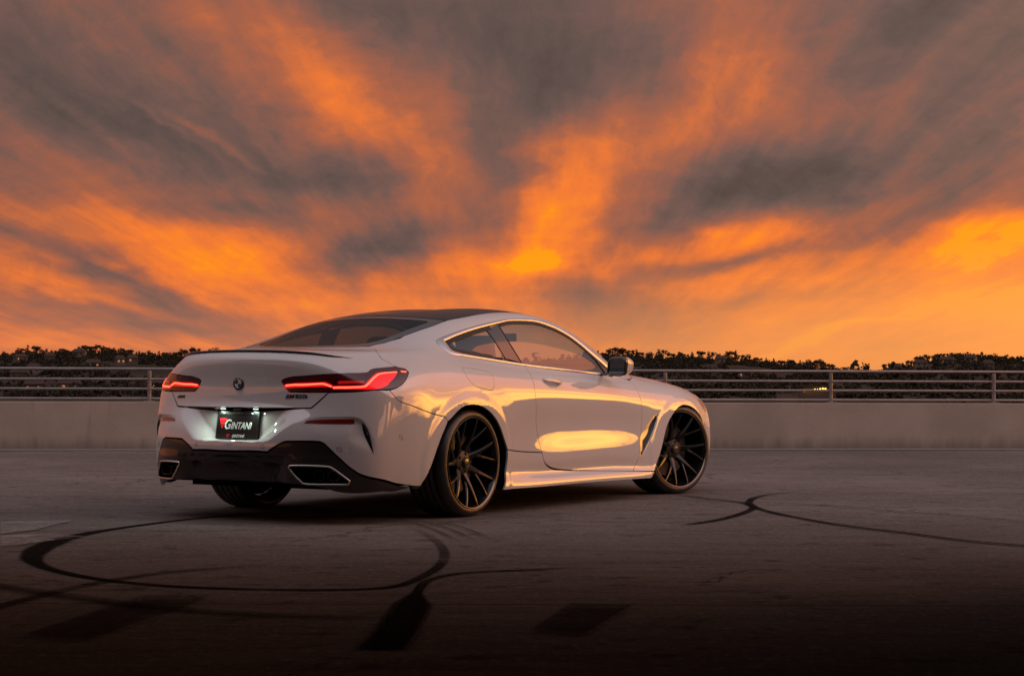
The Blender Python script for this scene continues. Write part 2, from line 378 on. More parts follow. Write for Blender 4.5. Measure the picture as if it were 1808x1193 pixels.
def cr_line(pts, ds):
    """Catmull-Rom through an open polyline, resampled about every ds"""
    P = np.array(pts, float); out = []
    Q = np.vstack([2*P[0]-P[1], P, 2*P[-1]-P[-2]])
    for i in range(1, len(Q)-2):
        p0, p1, p2, p3 = Q[i-1:i+3]; L = np.linalg.norm(p2-p1); n = max(1, int(round(L/ds)))
        for k in range(n):
            t = k/n
            out.append(.5*((2*p1)+(-p0+p2)*t+(2*p0-5*p1+4*p2-p3)*t*t+(-p0+3*p1-3*p2+p3)*t**3))
    out.append(P[-1]); return np.array(out)
MARK_Z = [.004]
def ribbon(name, pts, width, mat, label, fade=(.1, .1), cat='tyre mark', group='tyre marks on the deck'):
    L = cr_line([p[:2] for p in pts], .06); n = len(L); V = []; F = []; U = []; FD = []
    t = np.gradient(L, axis=0); t /= np.linalg.norm(t, axis=1)[:, None]; nn = np.stack([-t[:, 1], t[:, 0]], 1)
    dist = np.concatenate([[0], np.cumsum(np.linalg.norm(np.diff(L, axis=0), axis=1))])
    z = MARK_Z[0]; MARK_Z[0] += .0007
    for i in range(n):
        f = i/(n-1); w = width(f) if callable(width) else width
        for k in range(3):
            o = (k-1)*w/2; V.append((L[i, 0]+nn[i, 0]*o, L[i, 1]+nn[i, 1]*o, z)); U.append((dist[i], k/2))
            FD.append(min(1, f/max(fade[0], 1e-3), (1-f)/max(fade[1], 1e-3)))
    for i in range(n-1):
        for k in range(2): F.append((i*3+k+1, i*3+k, i*3+k+3, i*3+k+4))
    o = mesh_ob(name, V, F, mat); me = o.data
    uv = me.uv_layers.new(name='uv')
    for lp in me.loops: uv.data[lp.index].uv = U[lp.vertex_index]
    at = me.attributes.new('fade', 'FLOAT', 'POINT'); at.data.foreach_set('value', FD)
    tag(o, label, cat, group); return o
def patch(name, poly, mat, label, cat, group):
    L = np.array(poly, float); z = MARK_Z[0]; MARK_Z[0] += .0007
    L = np.vstack([np.linspace(L[i], L[(i+1) % len(L)], 8, endpoint=False) for i in range(len(L))])
    c = L.mean(0); n = len(L); In = c+(L-c)*.92; V = [(c[0], c[1], z)]+[(p[0], p[1], z) for p in In]+[(p[0], p[1], z) for p in c+(L-c)*1.06]
    F = [(0, i+1, (i+1) % n+1) for i in range(n)]+[(i+1, n+i+1, n+(i+1) % n+1, (i+1) % n+1) for i in range(n)]
    o = mesh_ob(name, V, F, mat); me = o.data; uv = me.uv_layers.new(name='uv')
    for lp in me.loops:
        i = lp.vertex_index; uv.data[lp.index].uv = (V[i][0]*2.0, .5+(V[i][1]*.9 % .12))
    at = me.attributes.new('fade', 'FLOAT', 'POINT'); at.data.foreach_set('value', [1.]*(n+1)+[0.]*n)
    tag(o, label, cat, group); return o
ribbon('tyre_mark', GM['loop'], lambda f: .075+.12*math.exp(-((f-.33)/.09)**2), M_SKID, 'black tyre mark looping round like a doughnut left of the car', (.12, .34))
ribbon('tyre_mark', GM['tee'], lambda f: .06 if f < .5 else .06+.15*min(1, (f-.5)/.12), M_SKID, 'wide black tyre mark turning from sideways towards the camera', (.15, .02))
ribbon('tyre_mark', GM['diag'], .11, M_SKIDF, 'faint tyre mark crossing the doughnut towards the left edge', (.2, .02))
ribbon('tyre_mark', GM['low'], .16, M_SKIDF, 'broad faint tyre mark low at the left of the foreground', (.02, .25))
ribbon('tyre_mark', GM['hook'], .075, M_SKID, 'short hooked tyre mark beyond the front wheel', (.05, .35))
ribbon('tyre_mark', GM['longr'], .065, M_SKID, 'long thin tyre mark running from the front wheel to the right edge', (.2, .02))
ribbon('tyre_mark', GM['upr'], .045, M_SKIDF, 'thin faint tyre mark farthest right behind the hooked one', (.2, .02))
for k, (ox, oy) in enumerate(((0, 0), (.09, .02), (.18, .05))):
    ribbon('tyre_mark', [(x+ox, y+oy) for x, y in GM['fan']], .035, M_SKIDF, ['faint striped scuff under the car tail, inner of three', 'faint striped scuff under the car tail, middle of three', 'faint striped scuff under the car tail, outer of three'][k], (.3, .3))
patch('paint_marking', GM['white1'], M_WPAINT, 'worn white paint at the left edge, the farther piece', 'paint marking', 'worn paint on the deck')
patch('paint_marking', GM['white2'], M_WPAINT, 'worn white paint at the left edge, the nearer piece', 'paint marking', 'worn paint on the deck')
patch('paint_marking', GM['dark1'], M_BPAINT, 'blacked-out arrow paint at the lower left of the deck', 'paint marking', 'worn paint on the deck')
patch('paint_marking', GM['dark2'], M_BPAINT, 'blacked-out arrow paint at the lower middle of the deck', 'paint marking', 'worn paint on the deck')

# ================================================================== hills, woods and houses beyond the deck
def px_az(u): return math.atan((u-904)/3321.8)
RID = [(-900,648),(-500,640),(-200,640),(0,636),(60,634),(120,630),(160,625),(200,628),(250,633),(330,636),(500,640),(700,646),(900,642),(1060,636),(1100,631),(1150,636),(1250,636),(1300,638),(1350,643),(1400,648),(1440,653),(1500,655),(1545,656),(1575,651),(1620,642),(1660,633),(1695,629),(1745,633),(1790,637),(1850,641),(2000,640),(2400,646)]
rid_a = np.array([px_az(u) for u, v in RID]); rid_z = np.array([(671.3-v)/3321.8*1000+CAM_H for u, v in RID])
def ridge(a):
    a = (a+PI) % (2*PI)-PI
    if rid_a[0] <= a <= rid_a[-1]: return float(np.interp(a, rid_a, rid_z))
    w = 9.0+3.2*math.sin(a*5.0+.4)+2.2*math.sin(a*11.3+1.0)+1.2*math.sin(a*23)
    e = min(abs(a-rid_a[0]), abs(a-rid_a[-1])); e = max(0., 1-e/.12)
    edge = rid_z[0] if abs(a-rid_a[0]) < abs(a-rid_a[-1]) else rid_z[-1]
    return w*(1-e)+edge*e
PR_R = [45, 100, 200, 300, 420, 600, 800, 1000, 1150, 1500, 2600]
def terrain(a, r):
    top = ridge(a); v = [-17, -15, -9, -5, -3.2, -.8-.1*top, top*.42, top, top*.8, -6, -25]
    z = float(np.interp(r, PR_R, v))
    bump = (math.sin(a*37+r*.011)+math.sin(a*61-r*.017+2)+.6*math.sin(a*113+r*.03))*.55
    return z+bump*min(1, max(0, (r-300)/300))*(1-math.exp(-((r-1000)/120)**2)*.7 if r > 800 else 1)
M_HILL = noisy(pmat('dry_hillside', (.05, .045, .035), .95, spec=.1), (.018, .016, .012), (.050, .038, .028), .035, 6, .2, .2)
NA, rr = 420, [45, 70, 100, 150, 200, 250, 300, 360, 420, 500, 600, 680, 740, 800, 860, 920, 960, 1000, 1050, 1150, 1300, 1500, 2000, 2600]
V = []; F = []
angs = sorted(set([round(-PI+2*PI*i/NA, 5) for i in range(NA)]+[round(float(x), 5) for x in np.linspace(-.30, .30, 240)]))
for a in angs:
    for r in rr: V.append((math.sin(a)*r, math.cos(a)*r, terrain(a, r)))
m_ = len(rr)
for i in range(len(angs)):
    j = (i+1) % len(angs)
    for k in range(m_-1): F.append((i*m_+k, j*m_+k, j*m_+k+1, i*m_+k+1)[::-1])
hills = mesh_ob('hills', V, F, M_HILL, smooth=True); tag(hills, kind='structure')
# valley floor under the deck, out to the horizon
val = mesh_ob('ground', [(-4000, -4000, -26), (4000, -4000, -26), (4000, 4000, -26), (-4000, 4000, -26)], [(0, 1, 2, 3)], M_HILL); tag(val, kind='structure')

def leaf_mat(name, ca, cb):
    m = pmat(name, ca, .8, spec=.15); N_ = NB(m.node_tree); b = m.node_tree.nodes['Principled BSDF']
    oi = N_.n('ShaderNodeObjectInfo'); g = N_.n('ShaderNodeNewGeometry')
    N_.put(b.inputs['Base Color'], N_.mix(g.outputs['Random Per Island'], ca, cb)); return m
M_LEAF = leaf_mat('dark_foliage', (.016, .017, .011), (.036, .033, .020))
M_LEAF2 = leaf_mat('russet_foliage', (.030, .021, .013), (.052, .034, .020))
M_BARK = noisy(pmat('bark', (.05, .04, .03), .9), (.035, .028, .022), (.075, .06, .045), 3, 5, .4)

def crown_mesh(name, seed, shape, nclump, nleaf, leaf, mat):
    """leaf-sized faces on clumps spread through the crown; unit height 1, base at z = 0.22"""
    R = random.Random(seed); V = []; F = []
    for c in range(nclump):
        if shape == 'round':
            th = R.uniform(0, 2*PI); q = R.random()**.5; zz = R.uniform(.30, .93); w = .40*math.sqrt(max(0, 1-((zz-.58)/.42)**2))
            cx_, cy_, cz_ = q*w*math.cos(th), q*w*math.sin(th), zz; cr = R.uniform(.09, .17)
        elif shape == 'cone':
            zz = R.uniform(.15, .97); w = .24*(1-zz)+.02; th = R.uniform(0, 2*PI); q = R.random()**.5
            cx_, cy_, cz_ = q*w*math.cos(th), q*w*math.sin(th), zz; cr = .05+.09*(1-zz)
        elif shape == 'flat':
            th = R.uniform(0, 2*PI); q = R.random()**.5; zz = .80+R.uniform(-.10, .12)-.15*q; w = .62
            cx_, cy_, cz_ = q*w*math.cos(th), q*w*math.sin(th), zz; cr = R.uniform(.10, .17)
        else:   # low bush, wider than high
            th = R.uniform(0, 2*PI); q = R.random()**.5; zz = R.uniform(.1, .8)*(1-.5*q); w = .75
            cx_, cy_, cz_ = q*w*math.cos(th), q*w*math.sin(th), zz; cr = R.uniform(.14, .24)
        for l in range(nleaf):
            n = Vector((R.gauss(0, 1), R.gauss(0, 1), R.gauss(0, 1)+.25)).normalized(); p = Vector((cx_, cy_, cz_))+n*cr*R.uniform(.45, 1.0)
            t = n.cross(Vector((R.gauss(0, 1), R.gauss(0, 1), R.gauss(0, 1)))).normalized(); s = n.cross(t)
            n2 = (n+.6*Vector((R.gauss(0, 1), R.gauss(0, 1), R.gauss(0, 1)))).normalized(); t = (t-n2*t.dot(n2)).normalized(); s = n2.cross(t)
            L = leaf*R.uniform(.6, 1.4); i0 = len(V)
            V += [p-t*L*.5-s*L*.28, p+t*L*.15-s*L*.42, p+t*L*.6, p+t*L*.1+s*L*.42]
            F.append((i0, i0+1, i0+2, i0+3))
    me = bpy.data.meshes.new(name); me.from_pydata([tuple(v) for v in V], [], F); me.materials.append(mat); return me
def trunk_mesh(name, seed, hgt, thick):
    R = random.Random(seed); V, F = tube([(0, 0, 0), (R.uniform(-.02, .02), 0, hgt*.5), (R.uniform(-.03, .03), R.uniform(-.03, .03), hgt)], lambda t: thick*(1-.6*t), 7)
    for k in range(4):
        th = k*1.7+R.random(); z0 = hgt*R.uniform(.5, .85); q = R.uniform(.15, .28)
        v, f = tube([(0, 0, z0), (q*.5*math.cos(th), q*.5*math.sin(th), z0+q*.5), (q*math.cos(th), q*math.sin(th), z0+q*1.1)], lambda t: thick*.45*(1-.7*t), 5)
        o = len(V); V += v; F += [tuple(i+o for i in x) for x in f]
    me = bpy.data.meshes.new(name); me.from_pydata([tuple(v) for v in V], [], F); me.materials.append(M_BARK); return me
PROTO = {}
for k, sh, nc, nl, lf, mt in (('round_a','round',20,60,.055,M_LEAF),('round_b','round',17,64,.06,M_LEAF),('round_c','round',22,56,.05,M_LEAF2),('cone_a','cone',26,40,.04,M_LEAF),('cone_b','cone',30,36,.036,M_LEAF),('flat_a','flat',19,64,.055,M_LEAF)):
    PROTO[k] = (crown_mesh('crown', len(PROTO)*17+3, sh, nc, nl, lf, mt), trunk_mesh('trunk', len(k), .62 if sh != 'cone' else .9, .035))
def tree(name, u, r, z_base, hgt, proto, label, group, wid=1.0, cat='tree'):
    a = px_az(u); root = empty(name, Matrix.Translation((math.sin(a)*r, math.cos(a)*r, z_base)) @ Matrix.Rotation(u*1.37, 4, 'Z') @ Matrix.Diagonal((hgt*wid, hgt*wid, hgt, 1)))
    tag(root, label, cat, group); c, t = PROTO[proto]
    link_ob('crown', c, root); link_ob('trunk', t, root); return root
# trees along the skyline, left of the car then right of it: column, tree-top row, kind, width
SKY_TREES = [(8,631,'round_b',1.2),(24,627,'round_a',1.1),(38,617,'round_a',1.0),(49,613,'cone_a',1.0),(64,615,'round_b',.9),(77,619,'round_c',1.1),(98,621,'round_a',1.5),(114,622,'round_b',1.2),(140,617,'round_c',1.1),(152,613,'flat_a',1.2),(168,612,'flat_a',1.3),(184,616,'round_b',1.1),(200,618,'round_a',1.2),(218,616,'round_a',1.0),(230,620,'round_b',.9),(246,622,'cone_b',1.0),(262,623,'round_c',1.2),(281,622,'cone_a',1.1),(297,623,'round_a',1.0),(312,624,'round_b',1.2),(328,617,'round_a',1.3),(343,616,'round_b',1.1),(379,615,'round_c',1.1),(403,620,'cone_a',1.2),
 (1056,618,'cone_a',.9),(1068,622,'round_b',1.2),(1086,612,'flat_a',1.3),(1099,612,'round_a',1.3),(1118,615,'round_a',.9),(1131,621,'round_b',1.2),(1146,620,'round_c',1.0),(1159,622,'cone_b',1.1),(1171,614,'round_a',1.0),(1186,623,'round_b',1.2),(1204,619,'round_a',1.1),(1222,620,'cone_a',1.1),(1238,619,'round_b',1.0),(1258,618,'round_a',.9),(1276,623,'round_c',1.2),(1289,619,'round_b',1.0),(1299,617,'cone_b',1.0),(1311,623,'round_a',1.2),(1324,625,'cone_a',1.0),(1338,630,'round_b',1.2),(1353,630,'cone_a',1.0),(1366,631,'cone_b',1.0),(1380,635,'round_b',1.2),(1395,632,'round_a',1.1),(1413,634,'cone_a',.9),(1426,633,'round_c',1.1),(1440,631,'round_a',1.4),(1454,635,'cone_b',1.0),(1466,641,'round_b',1.2),(1490,645,'round_a',1.6),(1512,648,'round_c',1.5),(1574,643,'round_b',1.1),(1590,639,'round_a',1.1),(1608,634,'round_c',1.3),(1622,628,'round_b',1.2),(1634,624,'flat_a',.8),(1651,622,'round_a',1.1),(1663,623,'round_b',1.0),(1680,621,'flat_a',1.1),(1693,622,'round_a',1.2),(1714,625,'cone_a',.9),(1728,628,'round_c',1.3),(1748,629,'round_b',1.2),(1770,632,'round_a',1.3)]
NAMEK = {'r': 'round dark', 'c': 'pointed dark', 'f': 'broad flat-topped'}
ORD = ['first', 'second', 'third', 'fourth', 'fifth', 'sixth', 'seventh', 'eighth', 'ninth', 'tenth', 'eleventh', 'twelfth', 'thirteenth', 'fourteenth', 'fifteenth', 'sixteenth', 'seventeenth', 'eighteenth', 'nineteenth', 'twentieth', 'twenty-first', 'twenty-second', 'twenty-third', 'twenty-fourth', 'twenty-fifth', 'twenty-sixth', 'twenty-seventh', 'twenty-eighth', 'twenty-ninth', 'thirtieth', 'thirty-first', 'thirty-second', 'thirty-third', 'thirty-fourth', 'thirty-fifth', 'thirty-sixth', 'thirty-seventh', 'thirty-eighth', 'thirty-ninth', 'fortieth', 'forty-first', 'forty-second', 'forty-third', 'forty-fourth']
cnt = {'l': 0, 'r': 0}
for (u, v, pr, wd) in SKY_TREES:
    s = 'l' if u < 500 else 'r'; o_ = ORD[cnt[s]]; cnt[s] += 1; r = 985+((u*37) % 23)
    zt = (671.3-v)/3321.8*r+CAM_H; zb = terrain(px_az(u), r)-.6; h = max(3.2, zt-zb)
    tree('skyline_tree', u, r, zb, h, pr, '%s tree on the skyline, %s from the left %s' % (NAMEK[pr[0]], o_, 'edge' if s == 'l' else 'beyond the door mirror'), 'trees along the hill skyline', wd*1.05*min(1.25, max(.8, 7.5/h)))
# nearer trees standing beyond the parapet on the right, below deck level
for nm, sd, nc, nl, lf, mt in (('near_a', 5, 120, 150, .0105, M_LEAF), ('near_b', 9, 110, 150, .011, M_LEAF2)):
    PROTO[nm] = (crown_mesh('crown', sd, 'round', nc, nl, lf, mt), trunk_mesh('trunk', sd, .6, .03))
for u, r, zt, h, pr, wd, lab in ((1735, 66, -.35, 15, 'near_a', .9, 'dark leafy tree close behind the rail near the right edge'), (1800, 60, .15, 15.5, 'near_a', .8, 'tallest dark tree at the right edge behind the rail'), (1690, 78, -.8, 14, 'near_b', .8, 'low reddish tree behind the rail, left of the dark ones'),
    (1345, 95, -1.1, 13, 'near_b', .9, 'reddish treetop behind the rail beyond the front wheel'), (1290, 88, -1.4, 13, 'near_a', .9, 'dark treetop behind the rail, nearest to the bonnet'), (1475, 110, -1.6, 13, 'near_b', .9, 'reddish treetop behind the rail by the lit terrace'), (60, 150, -2.2, 13, 'near_a', .9, 'dark treetop low behind the rail at the left edge')):
    tree('garden_tree', u, r, zt-h, h, pr, lab, 'trees beyond the parapet', wd)
# tall trees by the far right corner of the deck, seen only mirrored in the paint
for k, (x, y, h, pr) in enumerate(((46, 26, 19, 'near_a'), (52, 16, 18, 'near_b'), (44, 6, 18.5, 'near_a'), (50, -4, 19, 'near_a'), (47, -14, 18, 'near_b'), (56, 30, 20, 'near_a'))):
    root = empty('garden_tree', Matrix.Translation((x, y, -14.5)) @ Matrix.Rotation(k*1.9, 4, 'Z') @ Matrix.Diagonal((h*.8, h*.8, h, 1)))
    tag(root, 'leafy tree beyond the right-hand parapet, %s from the far corner, seen only as a reflection' % ORD[k], 'tree', 'trees beyond the right-hand parapet')
    c, t = PROTO[pr]; link_ob('crown', c, root); link_ob('trunk', t, root)
# the wood that covers the slopes reads as one mass
R = random.Random(11)
base_v = []
for sd in range(4):
    me = crown_mesh('c', 40+sd, 'bush', 10, 15, .17, M_LEAF); base_v.append(np.array([v.co[:] for v in me.vertices])); bpy.data.meshes.remove(me)
VV = []; nq = 0
def scatter(n, a0, a1, r0, r1, s0, s1):
    global nq
    for i in range(n):
        a = R.uniform(a0, a1); r = math.sqrt(R.uniform(r0*r0, r1*r1)); s = R.uniform(s0, s1); th = R.uniform(0, 6.28)
        if math.sin(a*55+r*.02)+math.sin(a*23-r*.013) < -1.0: continue
        b = base_v[R.randrange(4)]; c, q = math.cos(th), math.sin(th)
        w = np.stack([(b[:, 0]*c-b[:, 1]*q)*s, (b[:, 0]*q+b[:, 1]*c)*s, b[:, 2]*s*1.05], 1)+np.array([math.sin(a)*r, math.cos(a)*r, terrain(a, r)-.15*s])
        VV.append(w); nq += len(w)//4
scatter(3000, -.32, .32, 400, 1010, 2.0, 5.0); scatter(900, -.32, .32, 930, 1006, 2.4, 4.6)
scatter(900, -PI, PI, 500, 1010, 6, 11)
VV = np.vstack(VV); me = bpy.data.meshes.new('woodland'); me.from_pydata(VV.tolist(), [], np.arange(len(VV)).reshape(-1, 4).tolist()); me.materials.append(M_LEAF)
wood = bpy.data.objects.new('woodland', me); COL.objects.link(wood); tag(wood, 'dark wood and scrub covering the far hillsides', 'woodland', kind='stuff')

# houses on the slopes
M_HW = [pmat('house_wall', c, .85) for c in ((.085, .068, .058), (.065, .050, .042), (.11, .094, .080))]
M_HR = pmat('house_roof', (.055, .042, .036), .9, spec=.1); M_WIN = pmat('lit_window', (.3, .2, .1), .4, emis=(1.0, .42, .14), es=.26); M_DWIN = pmat('dark_window', (.02, .02, .025), .1)
def house(u, v, w, label, lit=2, mw=0, hgt=3.2, gable=True):
    a = px_az(u); best = min((abs((671.3-v)/3321.8*r+CAM_H-terrain(a, r)), r) for r in range(320, 1010, 6)); r = best[1]
    z = terrain(a, r)+.4
    w *= .62; hgt = 2.2
    root = empty('hillside_house', Matrix.Translation((math.sin(a)*r, math.cos(a)*r, z)) @ Matrix.Rotation(-a+((u*13) % 7-3)*.09, 4, 'Z')); tag(root, label, 'house', 'houses on the hillsides')
    bm = bmesh.new(); bx(bm, -w/2, w/2, -2.5, 2.5, -2.5, hgt); bm_ob('wall', bm, M_HW[mw], root)
    rf = 1.5 if gable else .35; e = .4
    V = [(-w/2-e, -2.5-e, hgt-.05), (w/2+e, -2.5-e, hgt-.05), (w/2+e, 2.5+e, hgt-.05), (-w/2-e, 2.5+e, hgt-.05), (-w/2+.8, 0, hgt+rf), (w/2-.8, 0, hgt+rf)]
    mesh_ob('roof', V, [(0, 1, 5, 4), (1, 2, 5), (2, 3, 4, 5), (3, 0, 4), (3, 2, 1, 0)], M_HR, root)
    n = max(2, int(w/2.4))
    for i in range(n):
        x = -w/2+w*(i+.5)/n; bm = bmesh.new(); bx(bm, x-.4, x+.4, -2.56, -2.51, .8, 1.7); bm_ob('window', bm, M_WIN if i < lit else M_DWIN, root)
for u, v, w, lab, lit, mw in ((36,643,9,'pale house on the left hillside nearest the left edge',1,0),(60,663,8,'house with a bright gable low on the left slope',0,2),(33,672,9,'brown house low at the left edge behind the rail',0,1),(62,698,7,'house with three lit windows just above the left parapet',3,1),(123,695,10,'wide house with lit front just above the left parapet',2,0),(88,641,8,'house among trees left of the highest left hilltop',0,1),(140,634,10,'long pale roof below the highest left hilltop',0,2),(165,655,10,'house with a lit strip behind the top rail at the left',2,1),(212,647,6,'small house with an orange light behind the top rail',2,0),(234,645,7,'house next to the small orange-lit one',1,1),(275,694,7,'house low behind the rail beside the tail light',1,0),(305,681,6,'small house behind the rail just left of the tail light',0,1),
    (1272,641,8,'pale house among trees beyond the bonnet',0,2),(1398,642,6,'small house near the low saddle of the right hills',0,0),(1310,668,7,'lit house behind the rail beyond the bonnet',1,1),(1582,654,8,'pale house at the foot of the right hill',0,2),(1625,648,9,'house with a bright roof on the right hill slope',0,2),(1673,643,10,'wide brown house under the right hilltop',1,1),(1714,639,8,'pale house right of the right hilltop',0,2),(1744,650,7,'lower house near the right edge of the right hill',0,0),(1661,680,5,'small lit house low behind the right rail',2,1)):
    house(u, v, w, lab, lit, mw)
# the lit terrace: a row of lamps on a long low building
a = px_az(1443); r = 330; root = empty('lit_terrace', Matrix.Translation((math.sin(a)*r, math.cos(a)*r, CAM_H-1.9)) @ Matrix.Rotation(-a, 4, 'Z')); tag(root, 'long low building with a row of bright golden lamps behind the right rail', 'building')
bm = bmesh.new(); bx(bm, -3.2, 3.2, 0, 4, -3, 1.0); bm_ob('wall', bm, M_HW[1], root)
bm = bmesh.new(); bx(bm, -3.5, 3.5, -.6, 4.3, 1.0, 1.25); bm_ob('roof', bm, M_HR, root)
M_LAMP = pmat('terrace_lamp', (1, .8, .4), .4, emis=(1.0, .55, .10), es=5)
lm = None
for i in range(9):
    if lm is None:
        bm = bmesh.new(); bmesh.ops.create_icosphere(bm, subdivisions=2, radius=.14); o = bm_ob('lamp', bm, M_LAMP, root, True); lm = o.data
    else: o = link_ob('lamp', lm, root)
    o.location = (-2.2+i*.45, -.3, .20+.06*i+.05*math.sin(i*2.1))

# ================================================================== canopy and walls added over and behind the camera to darken the foreground
M_SOF = noisy(pmat('shade_canopy_concrete', (.09, .08, .075), .85), (.08, .072, .067), (.11, .10, .093), .8, 5, .2, 20)
CAN = empty('shade_canopy', Matrix.Translation((0, 0, 0))); tag(CAN, 'concrete canopy added over the near deck to shade the foreground, out of the picture', 'canopy')
CZ, CY1, CX0, CX1 = 2.70, 8.85, -15.0, 14.0
bm = bmesh.new(); bx(bm, CX0, CX1, -14, CY1, CZ, CZ+.30, .02); bm_ob('roof_slab', bm, M_SOF, CAN)  # slab mirrored in the paint, widened over the camera to shade the ground
bm = bmesh.new(); bx(bm, CX0, CX1, -9.2, -9.0, 0, CZ-.003); bm_ob('shade_back_wall', bm, M_SOF, CAN)
bm = bmesh.new(); bx(bm, -3.6, -3.4, -9.0, 8.2, 0, CZ-.003); bm_ob('shade_side_wall', bm, M_SOF, CAN)  # unseen walls added to keep light off the near ground
bm = bmesh.new(); bx(bm, 3.4, 3.6, -9.0, 8.2, 0, CZ-.003); bm_ob('shade_side_wall', bm, M_SOF, CAN)
cm = None
for x in (-10.0, 8.0, 13.4):
    if cm is None: bm = bmesh.new(); bx(bm, -.22, .22, -.22, .22, 0, CZ-.003, .02); o = bm_ob('column', bm, M_SOF, CAN); cm = o.data
    else: o = link_ob('column', cm, CAN)
    o.location = (x, CY1-.5, 0)

# ================================================================== the car
# ---------------------------------------------------------------- car skin
def nspline(xs, ys):
    """natural cubic spline through (xs, ys); returns a callable"""
    xs = np.asarray(xs, float); ys = np.asarray(ys, float); n = len(xs)
    h = np.diff(xs); A = np.eye(n); b = np.zeros(n)
    for i in range(1, n-1):
        A[i, i-1] = h[i-1]; A[i, i] = 2*(h[i-1]+h[i]); A[i, i+1] = h[i]
        b[i] = 3*((ys[i+1]-ys[i])/h[i]-(ys[i]-ys[i-1])/h[i-1])
    c = np.linalg.solve(A, b)
    def ev(x):
        i = int(np.clip(np.searchsorted(xs, x)-1, 0, n-2)); t = x-xs[i]
        bb = (ys[i+1]-ys[i])/h[i]-h[i]*(2*c[i]+c[i+1])/3; d = (c[i+1]-c[i])/(3*h[i])
        return ys[i]+t*(bb+t*(c[i]+t*d))
    return ev

# cross sections, rear to front: x, then twelve (half width, height) pairs from the sill to the belt line
SIDE = [
 (-0.60, [(.78,0.115),(.872,0.168),(.898,.28),(.906,.37),(.912,.46),(.915,.54),(.916,.61),(.914,.68),(.908,.755),(.888,.83),(.828,.915),(.722,.984)]),
 (-0.35, [(.80,0.105),(.900,0.158),(.922,.27),(.930,.37),(.936,.46),(.940,.54),(.942,.61),(.941,.68),(.935,.755),(.918,.83),(.872,.915),(.776,.998)]),
 ( 0.00, [(.80,0.085),(.915,0.138),(.935,.24),(.943,.34),(.948,.44),(.951,.53),(.953,.61),(.953,.68),(.948,.755),(.932,.835),(.888,.918),(.790,1.004)]),
 ( 0.30, [(.80,0.075),(.918,0.118),(.932,.20),(.925,.27),(.930,.37),(.936,.48),(.942,.58),(.946,.67),(.942,.75),(.927,.83),(.882,.908),(.797,.974)]),
 ( 0.60, [(.80,0.075),(.918,0.108),(.930,.19),(.905,.245),(.912,.33),(.912,.45),(.920,.56),(.930,.66),(.930,.74),(.916,.82),(.873,.893),(.799,.953)]),
 ( 0.90, [(.80,0.075),(.918,0.108),(.930,.19),(.897,.235),(.908,.31),(.905,.42),(.902,.54),(.916,.65),(.920,.73),(.908,.81),(.866,.88),(.800,.935)]),
 ( 1.50, [(.80,0.075),(.915,0.108),(.930,.19),(.893,.232),(.906,.31),(.903,.41),(.894,.52),(.906,.63),(.912,.71),(.901,.785),(.862,.852),(.800,.902)]),
 ( 2.10, [(.80,0.075),(.915,0.108),(.930,.185),(.897,.225),(.908,.30),(.908,.40),(.902,.51),(.912,.61),(.917,.685),(.905,.755),(.862,.817),(.795,.864)]),
 ( 2.45, [(.80,0.075),(.915,0.108),(.930,.185),(.918,.225),(.922,.30),(.925,.40),(.925,.50),(.930,.59),(.931,.665),(.915,.735),(.866,.797),(.782,.850)]),
 ( 2.85, [(.80,0.085),(.912,0.128),(.928,.22),(.935,.30),(.940,.39),(.944,.47),(.946,.55),(.946,.62),(.938,.685),(.914,.738),(.856,.787),(.764,.828)]),
 ( 3.30, [(.76,0.095),(.880,0.148),(.900,.24),(.908,.32),(.911,.39),(.913,.46),(.912,.53),(.906,.595),(.892,.655),(.862,.707),(.804,.754),(.725,.786)]),
]
REARC = [(-.80,.74,.125),(-.825,.80,.165),(-.845,.822,.28),(-.855,.832,.37),(-.855,.838,.46),(-.850,.838,.54),(-.842,.836,.61),(-.832,.832,.68),(-.822,.826,.755),(-.812,.798,.83),(-.797,.728,.908),(-.780,.640,.970)]
FRNTC = [(3.44,.72,.15),(3.54,.815,.19),(3.565,.838,.26),(3.575,.848,.33),(3.578,.850,.40),(3.578,.848,.46),(3.575,.842,.52),(3.57,.832,.575),(3.56,.812,.635),(3.545,.780,.685),(3.52,.730,.727),(3.49,.660,.757)]
# rear fascia per row: x and z at five fractions of the corner's half width
RY = [0,.24,.48,.67,.84]
REAR = [
 ([-1.02,-1.015,-.99,-.94,-.875],[.125]*5),
 ([-1.105,-1.10,-1.07,-1.018,-.945],[.165]*5),
 ([-1.135,-1.128,-1.095,-1.043,-.965],[.28]*5),
 ([-1.150,-1.140,-1.105,-1.052,-.972],[.38,.38,.38,.375,.37]),
 ([-1.155,-1.145,-1.108,-1.055,-.974],[.46]*5),
 ([-1.140,-1.130,-1.095,-1.047,-.968],[.54]*5),
 ([-1.110,-1.102,-1.070,-1.026,-.954],[.61]*5),
 ([-1.070,-1.062,-1.038,-1.000,-.938],[.68]*5),
 ([-1.056,-1.047,-1.023,-.985,-.925],[.765,.765,.764,.762,.758]),
 ([-1.058,-1.049,-1.024,-.985,-.922],[.855,.854,.851,.846,.838]),
 ([-1.080,-1.071,-1.043,-1.000,-.928],[.940,.938,.933,.926,.917]),
 ([-1.050,-1.043,-1.020,-.982,-.915],[1.004,1.003,.999,.992,.981]),
]
FRONT = [3.62,3.70,3.73,3.74,3.745,3.745,3.74,3.73,3.71,3.69,3.65,3.58]
